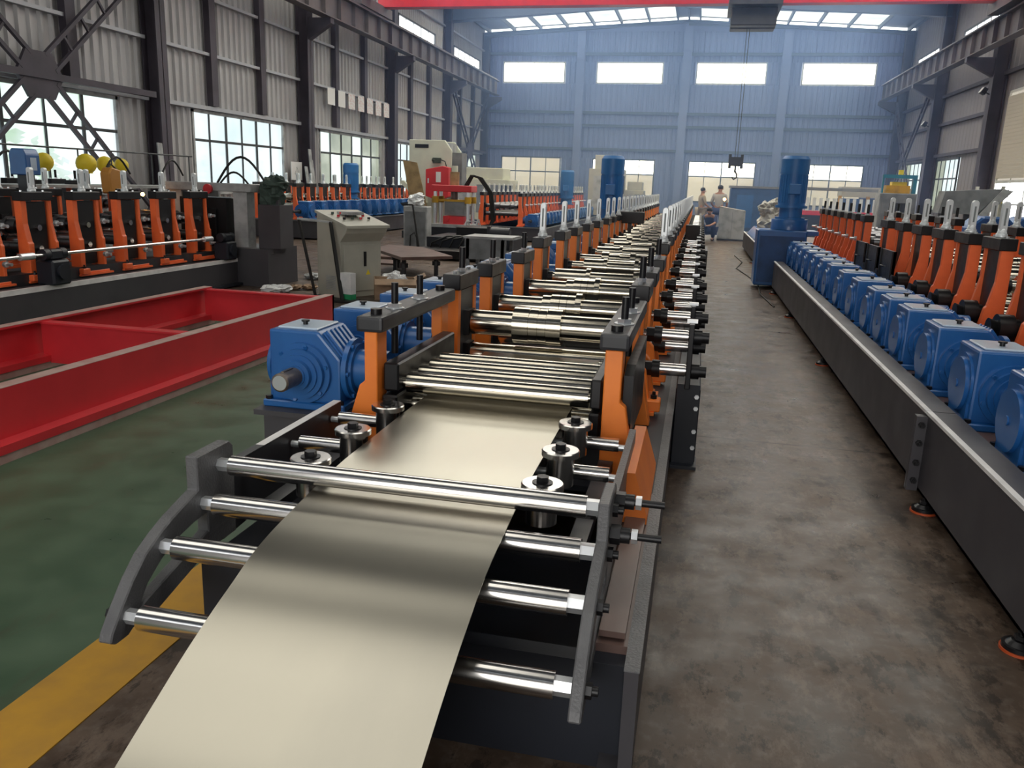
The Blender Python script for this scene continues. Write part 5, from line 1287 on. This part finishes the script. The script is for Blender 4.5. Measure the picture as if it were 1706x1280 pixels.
wp = empty('pipe_rack', (8.3, 24.0, 0), label='low shelf rack with pipes in front of the tall right window', cat='rack')
for z in (.5, 1.0, 1.5): part('shelf', 'lightgrey', wp, lambda b: b.box(-.35, .35, -3.5, 3.5, z, z + .04))
for y in (-3.4, -1.2, 1.2, 3.4): part('post', 'beige', wp, lambda b: b.box(-.4, -.32, y - .04, y + .04, 0, 2.0))
part('yellow_tag', 'yellow', wp, lambda b: b.box(-.42, -.4, 1.0, 1.4, 1.55, 1.75))
for i, (x, y, z) in enumerate(((8.6, 30.95, 5.0), (8.6, 38.1, 4.5))):
    o = empty('flood_light', (x, y - .3, z), label='small dark flood light on the right wall column, %s one' % ('nearer' if i == 0 else 'farther'), cat='lamp', group='flood lights on right columns')
    part('housing', 'black', o, lambda b: b.prism([(-.12, 0), (-.02, .16), (.1, .1), (.02, -.08)], 'y', -.12, .12)); part('lens', 'whitepaper', o, lambda b: b.prism([(-.135, .0), (-.12, 0), (-.02, .16), (-.035, .16)], 'y', -.1, .1)); part('arm', 'black', o, lambda b: b.bar((.05, 0, .0), (.20, .08, -.05), .03, .03))
o = part('floor_cable', 'rubber', None, lambda b: b.tube([(.95, 22, .012), (1.05, 20, .012), (.85, 18.3, .012), (1.0, 16.8, .012), (1.12, 15.4, .012), (1.05, 13.8, .012), (1.15, 12.3, .012)], .012, 6)); tag(o, 'thin cable on the floor along the right line bed', 'cable')

# ================================================================== HAZE
HAZE = ((.009, -10.6, 6.8, 21, YB - .5, 9.1, 'faint blue welding haze filling the far half of the hall'),
        (.024, -8.8, 6.4, 25, YB - .6, 9.0, 'denser blue welding smoke over the middle of the far hall'))
for dens, x0, x1, y0, y1, z1, lab in HAZE:
    hz = MB().box(x0, x1, y0, y1, .15, z1).build('haze', 'white')
    H = bpy.data.materials.new('welding_haze'); H.use_nodes = True; nt = H.node_tree; nt.nodes.clear()
    o = nt.nodes.new('ShaderNodeOutputMaterial'); v = nt.nodes.new('ShaderNodeVolumeScatter')
    v.inputs['Color'].default_value = (.32, .50, 1, 1); v.inputs['Density'].default_value = dens; v.inputs['Anisotropy'].default_value = .3
    nt.links.new(v.outputs[0], o.inputs['Volume']); hz.data.materials[0] = H
    hz['kind'] = 'stuff'; hz['label'] = lab; hz['category'] = 'haze'
